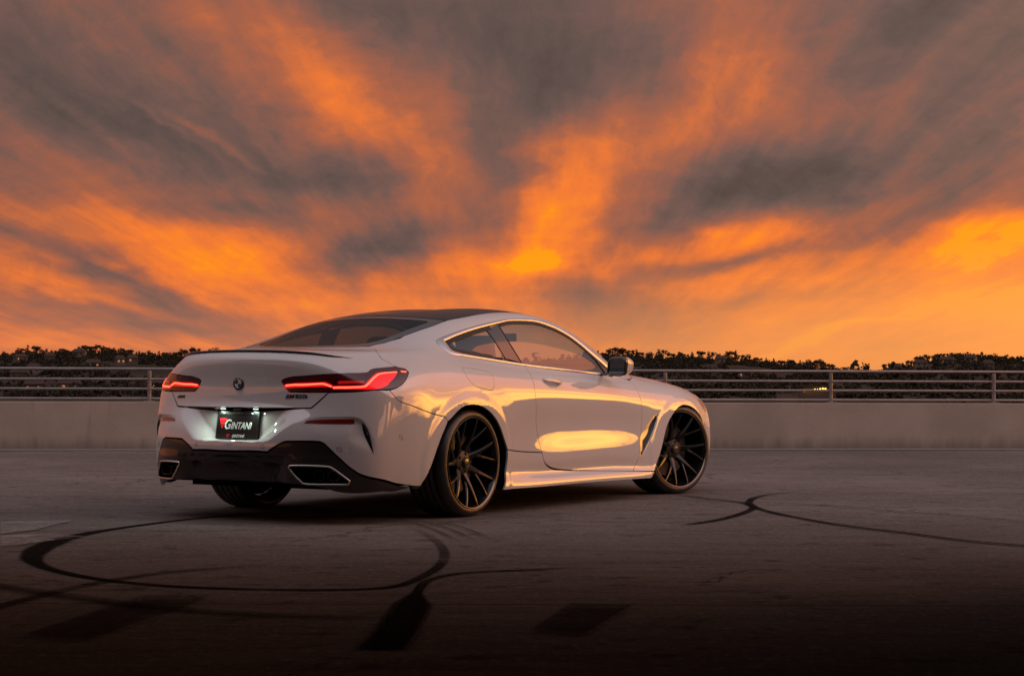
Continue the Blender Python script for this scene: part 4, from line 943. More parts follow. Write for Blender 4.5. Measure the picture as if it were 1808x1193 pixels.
# ------------------------------------------------------------------ outlines on the skin (x forward, half width, height)
PK = {
 'dlo_out': [(-0.001,0.698,1.083),(0.049,0.685,1.099),(0.189,0.675,1.130),(0.352,0.662,1.162),(0.519,0.649,1.190),(0.704,0.636,1.217),(0.841,0.627,1.234),(0.990,0.615,1.249),(1.210,0.604,1.257),(1.362,0.598,1.255),(1.507,0.601,1.238),(1.634,0.618,1.204),(1.714,0.631,1.177),(1.765,0.637,1.161),(1.869,0.665,1.107),(1.977,0.687,1.052),(2.107,0.702,0.993),(2.185,0.716,0.949),(2.257,0.799,0.852),(2.002,0.797,0.872),(1.633,0.804,0.892),(1.289,0.806,0.911),(0.878,0.804,0.934),(0.367,0.797,0.973),(0.135,0.798,0.991),(0.028,0.793,1.001),(-0.013,0.765,1.027),(-0.021,0.723,1.063)],
 'dlo_in': [(0.071,0.713,1.084),(0.232,0.695,1.119),(0.452,0.673,1.160),(0.674,0.655,1.194),(0.815,0.643,1.214),(0.967,0.630,1.233),(1.184,0.621,1.239),(1.332,0.616,1.236),(1.472,0.622,1.217),(1.603,0.636,1.186),(1.682,0.649,1.159),(1.728,0.659,1.140),(1.830,0.687,1.084),(1.927,0.715,1.023),(2.042,0.738,0.960),(2.114,0.753,0.918),(2.066,0.780,0.886),(1.972,0.783,0.894),(1.840,0.786,0.903),(1.480,0.792,0.921),(1.144,0.793,0.938),(0.859,0.792,0.954),(0.530,0.787,0.979),(0.247,0.780,1.002),(0.100,0.773,1.019),(0.071,0.755,1.041)],
 'pillar': [(0.614,0.675,1.168),(0.642,0.729,1.087),(0.680,0.778,0.989),(0.793,0.650,1.206),(0.810,0.728,1.086),(0.864,0.791,0.957)],
 'door': [(0.878,0.804,0.934),(0.835,0.879,0.867),(0.814,0.918,0.779),(0.824,0.923,0.716),(0.846,0.910,0.594),(0.882,0.903,0.470),(0.924,0.907,0.370),(0.962,0.906,0.306),(1.017,0.901,0.277),(1.100,0.898,0.257),(1.278,0.896,0.241),(1.718,0.903,0.220),(2.166,0.919,0.198),(2.256,0.911,0.280),(2.275,0.916,0.361),(2.291,0.914,0.466),(2.298,0.918,0.564),(2.288,0.924,0.633),(2.280,0.923,0.683),(2.268,0.909,0.745),(2.276,0.870,0.800),(2.298,0.812,0.841),(2.257,0.799,0.852)],
 'roofblk': [(0.367,0.529,1.222),(0.538,0.542,1.247),(0.736,0.531,1.273),(0.939,0.519,1.291),(1.049,0.520,1.297)],
 'rglass': [(0.367,0.529,1.222),(0.198,0.539,1.184),(0.049,0.527,1.149),(-0.102,0.518,1.111),(-0.214,0.519,1.083),(-0.313,0.511,1.062),(-0.361,0.499,1.054),(-0.433,0.474,1.044),(-0.517,0.366,1.038),(-0.599,0.082,1.033),(-0.623,-0.133,1.030)],
 'tail': [(-1.034,0.309,0.829),(-1.033,0.327,0.843),(-1.002,0.485,0.862),(-0.925,0.646,0.875),(-0.805,0.753,0.882),(-0.770,0.758,0.898),(-0.727,0.771,0.908),(-0.609,0.820,0.916),(-0.549,0.849,0.908),(-0.540,0.870,0.886),(-0.575,0.881,0.856),(-0.624,0.885,0.820),(-0.676,0.877,0.795),(-0.769,0.846,0.783),(-0.883,0.753,0.773),(-0.967,0.603,0.768),(-1.020,0.409,0.768),(-1.028,0.360,0.771),(-1.030,0.334,0.796)],
 'trunkgap': [(-0.436,0.492,1.042),(-0.484,0.578,1.027),(-0.602,0.681,1.005),(-0.628,0.722,0.978),(-0.632,0.747,0.960),(-0.619,0.782,0.942),(-0.600,0.821,0.918)],
 'lip': [(-1.051,0.081,1.002),(-1.015,0.338,0.996),(-0.914,0.538,0.980),(-0.830,0.616,0.967),(-0.729,0.706,0.951)],
 'crease': [(-1.062,0.236,0.939),(-1.029,0.400,0.933),(-0.981,0.529,0.923),(-0.907,0.637,0.910)],
 'trunklow': [(-0.966,0.605,0.769),(-0.970,0.596,0.762),(-1.014,0.509,0.682),(-1.071,0.053,0.678)],
 'seam': [(-0.728,0.864,0.779),(-0.695,0.882,0.741),(-0.661,0.895,0.714),(-0.606,0.911,0.698),(-0.481,0.933,0.662),(-0.302,0.944,0.623)],
 'bumplow': [(-0.481,0.904,0.199),(-0.601,0.890,0.223),(-0.726,0.863,0.249),(-0.835,0.825,0.274),(-0.895,0.782,0.296),(-0.920,0.759,0.316),(-0.947,0.732,0.344),(-0.976,0.696,0.386),(-1.004,0.658,0.431),(-1.027,0.617,0.475),(-1.038,0.596,0.486),(-1.103,0.412,0.486),(-1.115,0.367,0.473),(-1.131,0.295,0.432),(-1.134,0.270,0.423),(-1.153,0.081,0.425)],
 'difbot': [(-1.085,0.366,0.192),(-1.071,0.415,0.187),(-1.040,0.510,0.189),(-1.019,0.565,0.193),(-0.950,0.678,0.185),(-0.890,0.749,0.180),(-0.784,0.818,0.167),(-0.668,0.850,0.168),(-0.556,0.877,0.168)],
 'difbotL': [(-1.029,-0.559,0.215),(-1.062,-0.466,0.206),(-1.093,-0.342,0.202),(-1.110,-0.214,0.195)],
 'exh': [(-1.097,0.415,0.334),(-1.095,0.424,0.343),(-1.062,0.526,0.346),(-1.015,0.626,0.342),(-0.998,0.654,0.333),(-0.969,0.691,0.299),(-0.932,0.731,0.257),(-0.935,0.724,0.240),(-0.951,0.701,0.237),(-1.052,0.518,0.241),(-1.065,0.487,0.253),(-1.081,0.452,0.287)],
 'refl': [(-1.056,0.494,0.588),(-1.035,0.535,0.608),(-0.918,0.754,0.615),(-0.923,0.753,0.598),(-0.935,0.740,0.588)],
 'vent': [(-0.891,0.791,0.599),(-0.876,0.812,0.564),(-0.862,0.828,0.506),(-0.845,0.838,0.413),(-0.869,0.824,0.464),(-0.889,0.803,0.535),(-0.893,0.795,0.570)],
 'ridge': [(-1.058,0.467,0.601),(-1.030,0.531,0.624),(-0.962,0.681,0.630),(-0.918,0.750,0.629),(-0.897,0.779,0.617),(-0.880,0.803,0.593),(-0.862,0.827,0.534),(-0.846,0.840,0.465),(-0.837,0.842,0.400)],
 'fvent': [(2.503,0.933,0.598),(2.456,0.930,0.591),(2.391,0.923,0.542),(2.328,0.916,0.478),(2.286,0.915,0.429),(2.278,0.914,0.308),(2.296,0.914,0.294),(2.340,0.918,0.334),(2.422,0.923,0.426),(2.489,0.929,0.532),(2.508,0.933,0.590)],
 'fuel': [(-0.005,0.885,0.919),(-0.001,0.915,0.877),(0.017,0.932,0.838),(0.060,0.940,0.807),(0.143,0.942,0.790),(0.245,0.941,0.778),(0.283,0.937,0.792),(0.305,0.929,0.823),(0.318,0.913,0.862),(0.315,0.891,0.894)],
 'handle': [(0.958,0.882,0.857),(1.003,0.869,0.869),(1.111,0.863,0.869),(1.199,0.888,0.832),(1.173,0.904,0.798),(1.080,0.911,0.780),(0.985,0.909,0.799)],
 'hood': [(2.516,0.735,0.865),(2.513,0.778,0.847),(2.667,0.791,0.830),(2.872,0.803,0.811),(3.090,0.812,0.789),(3.194,0.807,0.775)],
 'farch': [(2.466,0.893,0.099),(2.448,0.932,0.159),(2.550,0.928,0.331),(2.613,0.936,0.482),(2.669,0.940,0.558),(2.753,0.944,0.622),(2.831,0.943,0.652),(2.913,0.942,0.658),(3.027,0.939,0.643),(3.151,0.931,0.600),(3.257,0.918,0.555)],
 'rarch': [(-0.478,0.904,0.198),(-0.407,0.924,0.320),(-0.329,0.938,0.477),(-0.241,0.947,0.601),(-0.124,0.951,0.668),(0.020,0.953,0.689),(0.176,0.951,0.658),(0.326,0.940,0.567),(0.430,0.924,0.445),(0.465,0.916,0.323),(0.436,0.928,0.205),(0.401,0.922,0.122)],
 'sill': [(0.458,0.921,0.403),(0.911,0.908,0.367),(0.405,0.920,0.119),(0.956,0.910,0.106),(1.497,0.916,0.114),(2.440,0.903,0.103),(2.445,0.930,0.186)],
 'hlight': [(3.290,0.873,0.696),(3.339,0.868,0.680),(3.438,0.856,0.646),(3.443,0.870,0.602),(3.357,0.883,0.631),(3.270,0.896,0.664)],
 'ledin': [(-1.029,0.338,0.805),(-1.010,0.448,0.811),(-0.979,0.557,0.817),(-0.971,0.580,0.814),(-0.957,0.617,0.800)],
 'ledinred': [(-1.031,0.326,0.810),(-0.979,0.557,0.826),(-0.968,0.586,0.826),(-0.953,0.624,0.808),(-0.958,0.617,0.790),(-0.972,0.581,0.800),(-1.029,0.346,0.792)],
 'ledout': [(-0.954,0.625,0.794),(-0.912,0.703,0.795),(-0.859,0.771,0.799),(-0.841,0.784,0.809),(-0.817,0.792,0.830),(-0.785,0.796,0.852),(-0.744,0.802,0.872),(-0.689,0.821,0.880),(-0.630,0.844,0.884)],
 'ledoutred': [(-0.955,0.626,0.785),(-0.954,0.624,0.803),(-0.864,0.761,0.809),(-0.825,0.781,0.835),(-0.777,0.787,0.868),(-0.731,0.798,0.882),(-0.624,0.844,0.887),(-0.652,0.852,0.862),(-0.704,0.852,0.829),(-0.749,0.848,0.801),(-0.831,0.806,0.783)],
 'ledtop': [(-0.937,0.648,0.831),(-0.839,0.771,0.833),(-0.851,0.768,0.819),(-0.939,0.650,0.815)],
 'ledtip': [(-0.597,0.852,0.888),(-0.563,0.863,0.887)],
 'lampsplit': [(-0.925,0.646,0.875),(-0.946,0.634,0.825),(-0.966,0.606,0.769)],
 'grille': [(-1.106,-0.367,0.318),(-1.116,0.331,0.337),(-1.113,0.333,0.314),(-1.115,0.297,0.277),(-1.112,-0.303,0.263)],
 'badge': [(-1.054,-0.010,0.816),(-1.060,-0.005,0.859),(-1.055,-0.009,0.772)],
 'plate': [(-1.127,0.066,0.573)],
 'sens': [(-1.138,0.253,0.453),(-0.981,0.694,0.439),(-0.659,0.900,0.504)],
 'm850': [(-1.037,0.328,0.731),(-0.999,0.523,0.732),(-0.996,0.521,0.752)],
 'xdrv': [(-0.996,-0.539,0.724),(-1.016,-0.443,0.742)],
}


def sst(x, a, b):
    t = min(1, max(0, (x-a)/(b-a))); return t*t*(3-2*t)
RC, FC = (.02, .325), (2.885, .325)      # wheel-arch centres
def flare(p, q=None):
    """the rolled wheel-arch lips stand proud of the sides"""
    d_ = 0.
    for (cx, cz), ax, az_ in ((RC, .425, .362), (FC, .400, .335)):
        r = math.hypot((p.x-cx)/ax, (p.z-cz)/az_)
        if p.z > .15 and r < 1.9: d_ += .0085*(1-sst(r, 1.10, 1.25))+.005*(1-sst(r, 1.2, 1.6))
    return d_ if abs(p.y) > .80 else d_*sst(abs(p.y), .70, .80)

# ---- rear quarter with C pillar, roof rail and A pillar
quarter = [(.878,.804,.934),(.835,.879,.867),(.814,.918,.779),(.824,.923,.716),(.846,.910,.594),(.882,.903,.470),(.922,.907,.369),
 (.458,.921,.403),(.430,.924,.445),(.326,.940,.567),(.176,.951,.658),(.020,.953,.689),(-.124,.951,.668),(-.258,.946,.592),
 (-.302,.944,.623),(-.481,.933,.662),(-.606,.911,.698),(-.661,.895,.714),(-.695,.882,.741),(-.726,.864,.782),
 (-.676,.877,.795),(-.624,.885,.820),(-.575,.881,.856),(-.540,.870,.886),(-.549,.849,.908),(-.600,.821,.918),
 (-.619,.782,.942),(-.632,.747,.960),(-.628,.722,.978),(-.602,.681,1.005),(-.484,.578,1.027),(-.436,.492,1.042),
 (-.361,.499,1.054),(-.313,.511,1.062),(-.214,.519,1.083),(-.102,.518,1.111),(.049,.527,1.149),(.198,.539,1.184),(.367,.531,1.222),
 (.538,.540,1.247),(.736,.531,1.273),(.939,.520,1.291),(1.2,.513,1.300),(1.5,.503,1.283),(1.66,.500,1.255),
 (1.8,.525,1.21),(2.1,.555,1.10),(2.35,.595,.985),(2.47,.655,.905),(2.49,.72,.870),(2.40,.770,.856),(2.257,.799,.852)]
quarter += [PK['dlo_out'][i] for i in (17,16,15,14,13,12,11,10,9,8,7,6,5,4,3,2,1,0,27,26,25,24,23)]
fuel_loop = LU(PK['fuel'], .010, 60)
Q1 = trim('rear_quarter', 'U', LU(quarter), M_PAINT, holes=[inset(fuel_loop, -.0012)], disp=flare)
both(Q1)[0]
fd_l = trim('fuel_flap', 'U', fuel_loop, M_PAINT, gap=.0016, disp=flare, flange=.01)
fd_r = mirror(fd_l); bpy.data.objects.remove(fd_l)          # the car has its filler on the right only
fill_l = trim('rear_quarter_filler', 'U', inset(fuel_loop, -.0012), M_PAINT, gap=0, disp=flare, flange=0)
fill_l.parent = CAR; fill_l.name = 'quarter_infill'
# ---- door
door = list(PK['door'])+[PK['dlo_out'][i] for i in (19,20,21)]
def door_disp(p, q):
    d_ = flare(p)
    # finger bowl behind the handle
    e = ((p.x-1.075)/.105)**2+((p.z-.832)/.036)**2
    if e < 1: d_ -= .016*(1-e)**1.2
    return d_
D1 = trim('door', 'U', LU(door), M_PAINT, disp=door_disp, sp=.015)
for o in both(D1): pass
# ---- sill
sill = [(.458,.921,.4025),(.920,.907,.3685),(.940,.907,.335),(.962,.906,.302),(1.017,.901,.273),(1.100,.898,.253),(1.278,.896,.237),(1.72,.902,.216),(2.168,.918,.194),(2.455,.931,.182),(2.415,.922,.128),(1.5,.915,.128),(.9,.917,.128),(.395,.918,.135),(.432,.927,.205),(.462,.916,.323)]
both(trim('side_sill', 'U', LU(sill), M_PAINT, disp=flare))
# ---- front wing
wing = [(2.298,.812,.841),(2.276,.870,.800),(2.268,.909,.745),(2.280,.923,.683),(2.288,.924,.633),(2.298,.918,.564),(2.291,.914,.466),(2.275,.916,.361),(2.256,.911,.280),(2.168,.918,.200),
 (2.448,.932,.188),(2.475,.931,.22),(2.550,.928,.331),(2.613,.936,.482),(2.669,.940,.558),(2.753,.944,.622),(2.831,.943,.652),(2.913,.942,.658),(3.027,.939,.643),(3.151,.931,.600),(3.235,.92,.54),(3.285,.912,.44),(3.30,.908,.32),(3.28,.895,.20),
 (3.46,.855,.20),(3.49,.872,.32),(3.49,.874,.46),(3.485,.868,.55),(3.47,.830,.655),(3.45,.78,.705),(3.41,.725,.748),(3.30,.768,.768),(3.194,.805,.775),(3.09,.812,.789),(2.872,.803,.811),(2.667,.791,.830),(2.53,.775,.848),(2.505,.735,.866),(2.42,.765,.856)]
vent_loop = LU(PK['fvent'], .008, 50)
hl = [(3.262,.885,.690),(3.300,.868,.705),(3.360,.845,.700),(3.43,.815,.680),(3.455,.832,.645),(3.450,.866,.598),(3.400,.880,.610),(3.330,.886,.640)]
hl_loop = LU(hl, .008, 60)
both(trim('front_wing', 'U', LU(wing), M_PAINT, holes=[vent_loop, hl_loop], disp=flare))
vi = trim('air_breather', 'U', vent_loop, M_PLAST, gap=0, lift=-.022, flange=0)
both(vi)
wall_v = trim('breather_surround', 'U', inset(vent_loop, -.004), M_CHROME, holes=[inset(vent_loop, .007)], gap=0, lift=.001, flange=.022, sp=.01); both(wall_v)
vl = np.array([toU(p) for p in [(2.490,.93,.585),(2.456,.93,.578),(2.400,.92,.530),(2.375,.92,.500),(2.335,.92,.468),(2.300,.915,.425),(2.296,.915,.330),(2.312,.915,.330),(2.316,.915,.410),(2.352,.915,.432),(2.390,.92,.470),(2.402,.92,.505),(2.440,.925,.545),(2.480,.93,.575)]])
both(trim('breather_blade', 'U', smooth_loop(vl, .008, 60), M_CHROME, gap=0, lift=-.004, flange=.012, sp=.01))
M_HL = pmat('headlamp_glass', (.10, .10, .11), .08, .2, 1.0, .01); both(trim('headlight', 'U', hl_loop, M_HL, gap=.001, lift=.001, sp=.01))
# ---- bonnet, front bumper
hood = [(2.62,0,0),(2.60,.30,0),(2.56,.52,0),(2.51,.70,0),(2.535,.765,0),(2.667,.787,0),(2.872,.799,0),(3.09,.808,0),(3.194,.801,0),(3.30,.764,0),(3.41,.715,0),(3.50,.52,0),(3.555,.25,0),(3.57,0,0)]
trim('bonnet', 'T', smooth_loop([(p[0], p[1]) for p in full(hood)], .015), M_PAINT, sp=.03)
cowl = [(2.62,0),(2.60,.30),(2.56,.52),(2.50,.69),(2.475,.66),(2.49,.50),(2.54,.28),(2.56,0)]
trim('scuttle', 'T', smooth_loop([(x, y) for x, y in cowl]+[(x, -y) for x, y in cowl[::-1] if y], .02), M_PLAST, sp=.03)
fb = [(0,.715),(.35,.70),(.60,.68),(.70,.63),(.745,.55),(.75,.40),(.72,.26),(.55,.23),(0,.22)]
trim('front_bumper', 'F', smooth_loop([(y, z) for y, z in fb]+[(-y, z) for y, z in fb[::-1] if y], .02), M_PAINT, sp=.03)
def rear_pt(y, z):
    p, _ = hit(Vector((-3, y, z)), Vector((1, 0, 0))); return (p.x, y, z)
# ---- boot lid with the inner tail lamps let into it
lid = [(-.605,0,1.032),(-.599,.082,1.033),(-.517,.366,1.038),(-.436,.492,1.042),(-.484,.578,1.027),(-.602,.681,1.005),(-.628,.722,.978),(-.632,.747,.960),(-.619,.782,.942),(-.604,.818,.918),
 (-.727,.771,.908),(-.770,.758,.898),(-.805,.753,.882),(-.925,.646,.875),(-.946,.634,.825),(-.966,.606,.769),(-.970,.596,.762),rear_pt(.511,.679)]+[rear_pt(y_, .677) for y_ in (.40,.30,.20,.10,0)]
lamp_in = [(-1.034,.309,.829),(-1.033,.327,.843),(-1.002,.485,.862),(-.925,.646,.875),(-.946,.634,.825),(-.966,.606,.769),(-1.020,.409,.768),(-1.028,.360,.771),(-1.030,.334,.796)]
lamp_out = [(-.925,.646,.875),(-.805,.753,.882),(-.770,.758,.898),(-.727,.771,.908),(-.609,.820,.916),(-.549,.849,.908),(-.540,.870,.886),(-.575,.881,.856),(-.624,.885,.820),(-.676,.877,.795),(-.769,.846,.783),(-.883,.753,.773),(-.966,.604,.768),(-.946,.634,.825)]
li = LU(lamp_in, .008, 50); li_m = li*np.array([-1, 1])
# the lamp reaches the lid's own edge, so the lid outline runs round it
lid_cut = lid[:13]+[(-.925,.646,.875),(-1.002,.485,.862),(-1.033,.327,.843),(-1.034,.309,.829),(-1.030,.334,.796),(-1.028,.360,.771),(-1.020,.409,.768),(-.966,.606,.767),(-.970,.596,.761)]+lid[17:]
LID = trim('boot_lid', 'U', LUF(lid_cut), M_PAINT, sp=.014)
T_IN, T_OUT = [], []
a = trim('tail_light', 'U', li, M_SMOKE, gap=.0015, lift=.002, flange=.02, sp=.01); T_IN = list(both(a))
a = trim('tail_light', 'U', LU(lamp_out, .008, 50), M_SMOKE, gap=.0015, lift=.002, flange=.02, sp=.01); T_OUT = list(both(a))
T_IN[0]['label'] = T_IN[1]['label'] = 'inner half of a tail light on the boot lid, smoked with a glowing bar'
T_OUT[0]['label'] = T_OUT[1]['label'] = 'outer half of a tail light, with a glowing red field and bent bar'
def strip(center, w0, w1=None):
    """outline of a bar of half width w0 along a line of skin points"""
    L = cr_line([toU(p) for p in center], .008); t = np.gradient(L, axis=0); t /= np.linalg.norm(t, axis=1)[:, None]; n = np.stack([-t[:, 1], t[:, 0]], 1)
    w = np.linspace(w0, w0 if w1 is None else w1, len(L))[:, None]
    return np.vstack([L+n*w, (L-n*w)[::-1]])
for lamp, items in ((T_IN, (('light_guide', LU(PK['ledinred'], .008, 50), M_LEDR, .0035), ('light_bar', strip(PK['ledin'], .0032), M_LEDC, .0055))),
                    (T_OUT, (('light_guide', LU(PK['ledoutred'], .008, 50), M_LEDR, .0035), ('light_bar', strip(PK['ledout'], .0036), M_LEDC, .0055), ('upper_guide', LU(PK['ledtop'], .008, 50), M_LEDD, .0035), ('side_marker', strip(PK['ledtip'], .0045), M_LEDC, .0045)))):
    for nm, lp, mt, lf in items:
        o = trim(nm, 'U', lp, mt, parent=lamp[0], gap=0, lift=lf, flange=.0012, sp=.008)
        c = o.copy(); COL.objects.link(c); c.parent = lamp[1]
# ---- rear bumper: number-plate bay and the air-curtain blades
bump = [rear_pt(y_, .672) for y_ in (0,.1,.2,.3,.4)]+[rear_pt(.514,.674),(-.968,.602,.765),(-.883,.753,.771),(-.769,.846,.780),(-.726,.864,.7815),(-.695,.882,.741),(-.661,.895,.714),(-.606,.911,.698),(-.481,.933,.662),(-.302,.944,.623),(-.258,.946,.592),(-.329,.938,.477),(-.407,.924,.320),(-.472,.898,.200)]
BAY = np.array([(.0,.700),(.515,.700),(.515,.672),(.50,.655),(.385,.555),(.345,.510),(.300,.484),(.27,.480),(0,.479)])   # half outline of the bay (half width, height)
BAYF = np.vstack([BAY, (BAY*np.array([-1, 1]))[::-1]])
def bay_depth(p):
    q = np.array([[p.y, p.z]])
    if abs(p.y) > .53 or p.z < .47 or p.x > -.95 or not inside(q, BAYF)[0]: return 0.
    y = abs(p.y); z = p.z
    # distances to the slanted flank, the floor and the lid above
    a = np.array([.50, .655]); b = np.array([.30, .484]); t = (b-a)/np.linalg.norm(b-a); nrm = np.array([t[1], -t[0]]); nrm = nrm if nrm[0] < 0 else -nrm
    flank = (np.array([y, z])-a)@nrm; floor_ = z-.479
    m = sst(flank, .0, .125)*sst(floor_, .0, .026)
    back = -1.028-.155*(.66-z)
    return -max(0., back-p.x)*m
rl = cr_line([toU(p) for p in PK['ridge']], .008)
rl_d = cr_line([toU(p) for p in PK['ridge']], .001)
def seg_dist_fast(Q): return np.sqrt(((rl_d-Q)**2).sum(1).min())
RLP = np.vstack([rl, [toU((-.845,.80,.36)), toU((-1.0,.62,.42)), toU((-1.07,.47,.52))]])
def blade_depth(p, q):
    """the fascia sinks in behind the blade edge that curls from the reflector down to the sill"""
    y = abs(p.y)
    if y < .42 or p.z > .66 or p.z < .36 or p.x > -.80: return 0.
    Q = np.array([[abs(q[0]), q[1]]])
    if not inside(Q, RLP)[0]: return 0.                    # outside the blade
    dd = np.linalg.norm(rl-Q, axis=1); w_ = np.exp(-(dd/.02)**2)+1e-12; dm = float(seg_dist_fast(Q))
    s = float((w_*np.arange(len(rl))).sum()/w_.sum())/(len(rl)-1); depth = .009+.012*sst(s, .40, .62)
    depth *= sst(s, .02, .30)*(1-sst(s, .80, 1.0))
    return -depth*sst(dm, 0, .014)*(1-sst(dm, .02, .12))
def bump_disp(p, q): return flare(p)*sst(p.x, -.75, -.5)+bay_depth(p)+blade_depth(p, q)
ridge_x = []
for g in (0., .007, .014):
    L = cr_line([toU(p) for p in PK['ridge']], .008); t = np.gradient(L, axis=0); t /= np.linalg.norm(t, axis=1)[:, None]; n = np.stack([t[:, 1], -t[:, 0]], 1); L = L+n*g
    ridge_x += [L, L*np.array([-1, 1])]
LOWL = cr_line([toU(p) for p in [(-.472,.898,.200)]+PK['bumplow'][1:-1]+[(-1.153,.081,.424),(-1.155,0,.424)]], .010)     # where paint meets diffuser
def whole(*segs):
    h = np.vstack(segs); return np.vstack([h, (h*np.array([-1, 1]))[::-1][1:-1]])
BUMP = trim('rear_bumper', 'U', whole(smooth_loop([toU(p) for p in bump], .012, 38, False)[:-1], LOWL), M_PAINT, disp=bump_disp, sp=.011, extra=ridge_x)
vent_in = LU(PK['vent'], .006, 60)
def vd(p, q): return blade_depth(p, q)+.0015
o = trim('bumper_vent', 'U', vent_in, M_GLOSS, parent=BUMP, gap=0, disp=vd, flange=.002, sp=.008); both(o)[1].parent = BUMP
o = trim('reflector', 'U', LU(PK['refl'], .008, 40), M_REFL, parent=BUMP, gap=0, disp=lambda p, q: blade_depth(p, q)+.003, flange=.004, sp=.012); both(o)[1].parent = BUMP
M_RING = pmat('sensor_ring', (.10, .09, .085), .5)
for p in PK['sens']:
    c = np.array(toU(p)); an = np.linspace(0, 2*PI, 20, endpoint=False)
    def ell(r): return np.stack([c[0]+r*np.cos(an)*(1 if p[1] < .4 else .8), c[1]+r*np.sin(an)/R2], 1)
    o = trim('parking_sensor', 'U', ell(.0125), M_RING, parent=BUMP, holes=[ell(.0098)], gap=0, disp=lambda p_, q_: bump_disp(p_, q_)+.0006, flange=0, sp=.02); both(o)[1].parent = BUMP
# ---- diffuser, grille, tailpipes
dif = [(-.480,.896,.194),(-.51,.889,.190),(-.60,.879,.191),(-.72,.855,.193),(-.83,.815,.194),(-.905,.751,.193),(-.96,.669,.192),(-.997,.548,.190),(-1.041,.391,.187),(-1.068,.30,.192),(-1.085,.2,.193),(-1.09,0,.193)]
exl = LU(PK['exh'], .008, 60)
GR = np.array([(-.335,.343),(.335,.343),(.345,.330),(.300,.272),(.27,.262),(-.27,.262),(-.300,.272),(-.345,.330)])
def dif_disp(p, q):
    y = abs(p.y); d_ = 0.
    if p.x < -.85:
        # waist crease, sunken middle, proud pipe surrounds
        d_ -= .016*sst(.400-p.z, 0, .012)*(1-sst(p.z, .405, .42))*(1-sst(y, .36, .46))*sst(.46-y, 0, .1)
        d_ -= .030*(1-sst(y, .30, .40))*sst(.352-p.z, -.006, .012)
        d_ += .012*math.exp(-((y-.56)/.14)**2)*(1-sst(p.z, .37, .43))
        d_ -= .02*(1-sst(p.z, .19, .26))*(1-sst(y, .30, .40))
    return d_
DIF = trim('diffuser', 'U', whole(LOWL[::-1]+np.array([0, -.0035]), smooth_loop([toU(p) for p in dif], .012, 38, False)), M_DIFF, disp=dif_disp, holes=[exl, exl*np.array([-1, 1])], sp=.012, flange=.012)
M_MESH = pmat('grille_mesh', (.010, .0095, .0095), .6); N_ = NB(M_MESH.node_tree); b_ = M_MESH.node_tree.nodes['Principled BSDF']
vo = N_.n('ShaderNodeTexVoronoi', feature='DISTANCE_TO_EDGE'); vo.inputs['Scale'].default_value = 70; N_.put(vo.inputs['Vector'], N_.n('ShaderNodeTexCoord').outputs['Object'])
N_.put(b_.inputs['Base Color'], N_.mix(N_.sstep(vo.outputs[0], .05, .2), (.03, .028, .027), (.004, .004, .004)))
gl_ = []
for y, z in GR: gl_.append(toUs((-1.12, y, z)))
trim('lower_grille', 'U', smooth_loop(gl_, .01, 40), M_MESH, parent=DIF, gap=0, disp=lambda p, q: dif_disp(p, q)+.003, flange=.003, sp=.02)
def surf_pts(loop, disp=None, lift=0.):
    out = []
    for q in loop:
        p, n = dU(q[0], q[1]); out.append(p+n*((disp(p, q) if disp else 0)+lift))
    return out
ep = surf_pts(exl, dif_disp, .002)
V, F = tube(ep, .0062, 8, closed=True); e1 = mesh_ob('tailpipe_trim', V, F, M_CHROMEB, CAR, True)
# inner funnel of the finisher
cen = sum(ep, Vector())/len(ep); V = []; F = []; n = len(ep)
for k, (dep, sc) in enumerate(((0, 1), (.05, .94), (.09, .88))): V += [cen+(p-cen)*sc+Vector((dep, -dep*.15, 0)) for p in ep]
for k in range(2):
    for i in range(n): F.append((k*n+i, k*n+(i+1) % n, (k+1)*n+(i+1) % n, (k+1)*n+i))
F.append(tuple(2*n+i for i in range(n)))
e2 = mesh_ob('tailpipe_funnel', V, F, M_DARK, e1)
M_PIPE = pmat('pipe_steel', (.10, .085, .08), .35, .9)
for k, oy in enumerate((-.035, .055)):
    c = cen+Vector((.045+.02*k, oy, -.003)); ring = []
    for i in range(24):
        a_ = 2*PI*i/24; ring.append(c+Vector((0, .036*math.copysign(abs(math.cos(a_))**.6, math.cos(a_)), .028*math.copysign(abs(math.sin(a_))**.6, math.sin(a_)))))
    V, F = tube(ring, .0035, 6, closed=True); mesh_ob('tailpipe', V, F, M_PIPE, e1, True)
e3 = e1.copy(); COL.objects.link(e3); e3.parent = CAR; e3.scale = (1, -1, 1)
for ch in list(e1.children): c = ch.copy(); COL.objects.link(c); c.parent = e3
# ---- roof, rear window, windscreen
roof = [(.29,0,0),(.305,.25,0),(.345,.46,0),(.367,.527,0),(.538,.536,0),(.736,.527,0),(.939,.516,0),(1.2,.509,0),(1.5,.499,0),(1.655,.494,0),(1.715,.30,0),(1.74,0,0)]
def roof_disp(p, q): return (-.016*math.exp(-(p.y/.15)**2))*sst(p.x, .30, .75)*(1-sst(p.x, 1.45, 1.73))
trim('roof_panel', 'T', smooth_loop([p[:2] for p in full(roof)], .015), M_CARBON, disp=roof_disp, sp=.03)
rg = [(.282,0,0),(.297,.25,0),(.337,.46,0),(.357,.523,0),(.198,.535,0),(.049,.523,0),(-.102,.514,0),(-.214,.515,0),(-.313,.507,0),(-.361,.495,0),(-.430,.470,0),(-.510,.366,0),(-.592,.082,0),(-.598,0,0)]
rgl = smooth_loop([p[:2] for p in full(rg)], .015)
RG = trim('rear_window', 'T', rgl, M_RGLASS, lift=-.002, sp=.03, flange=.004)
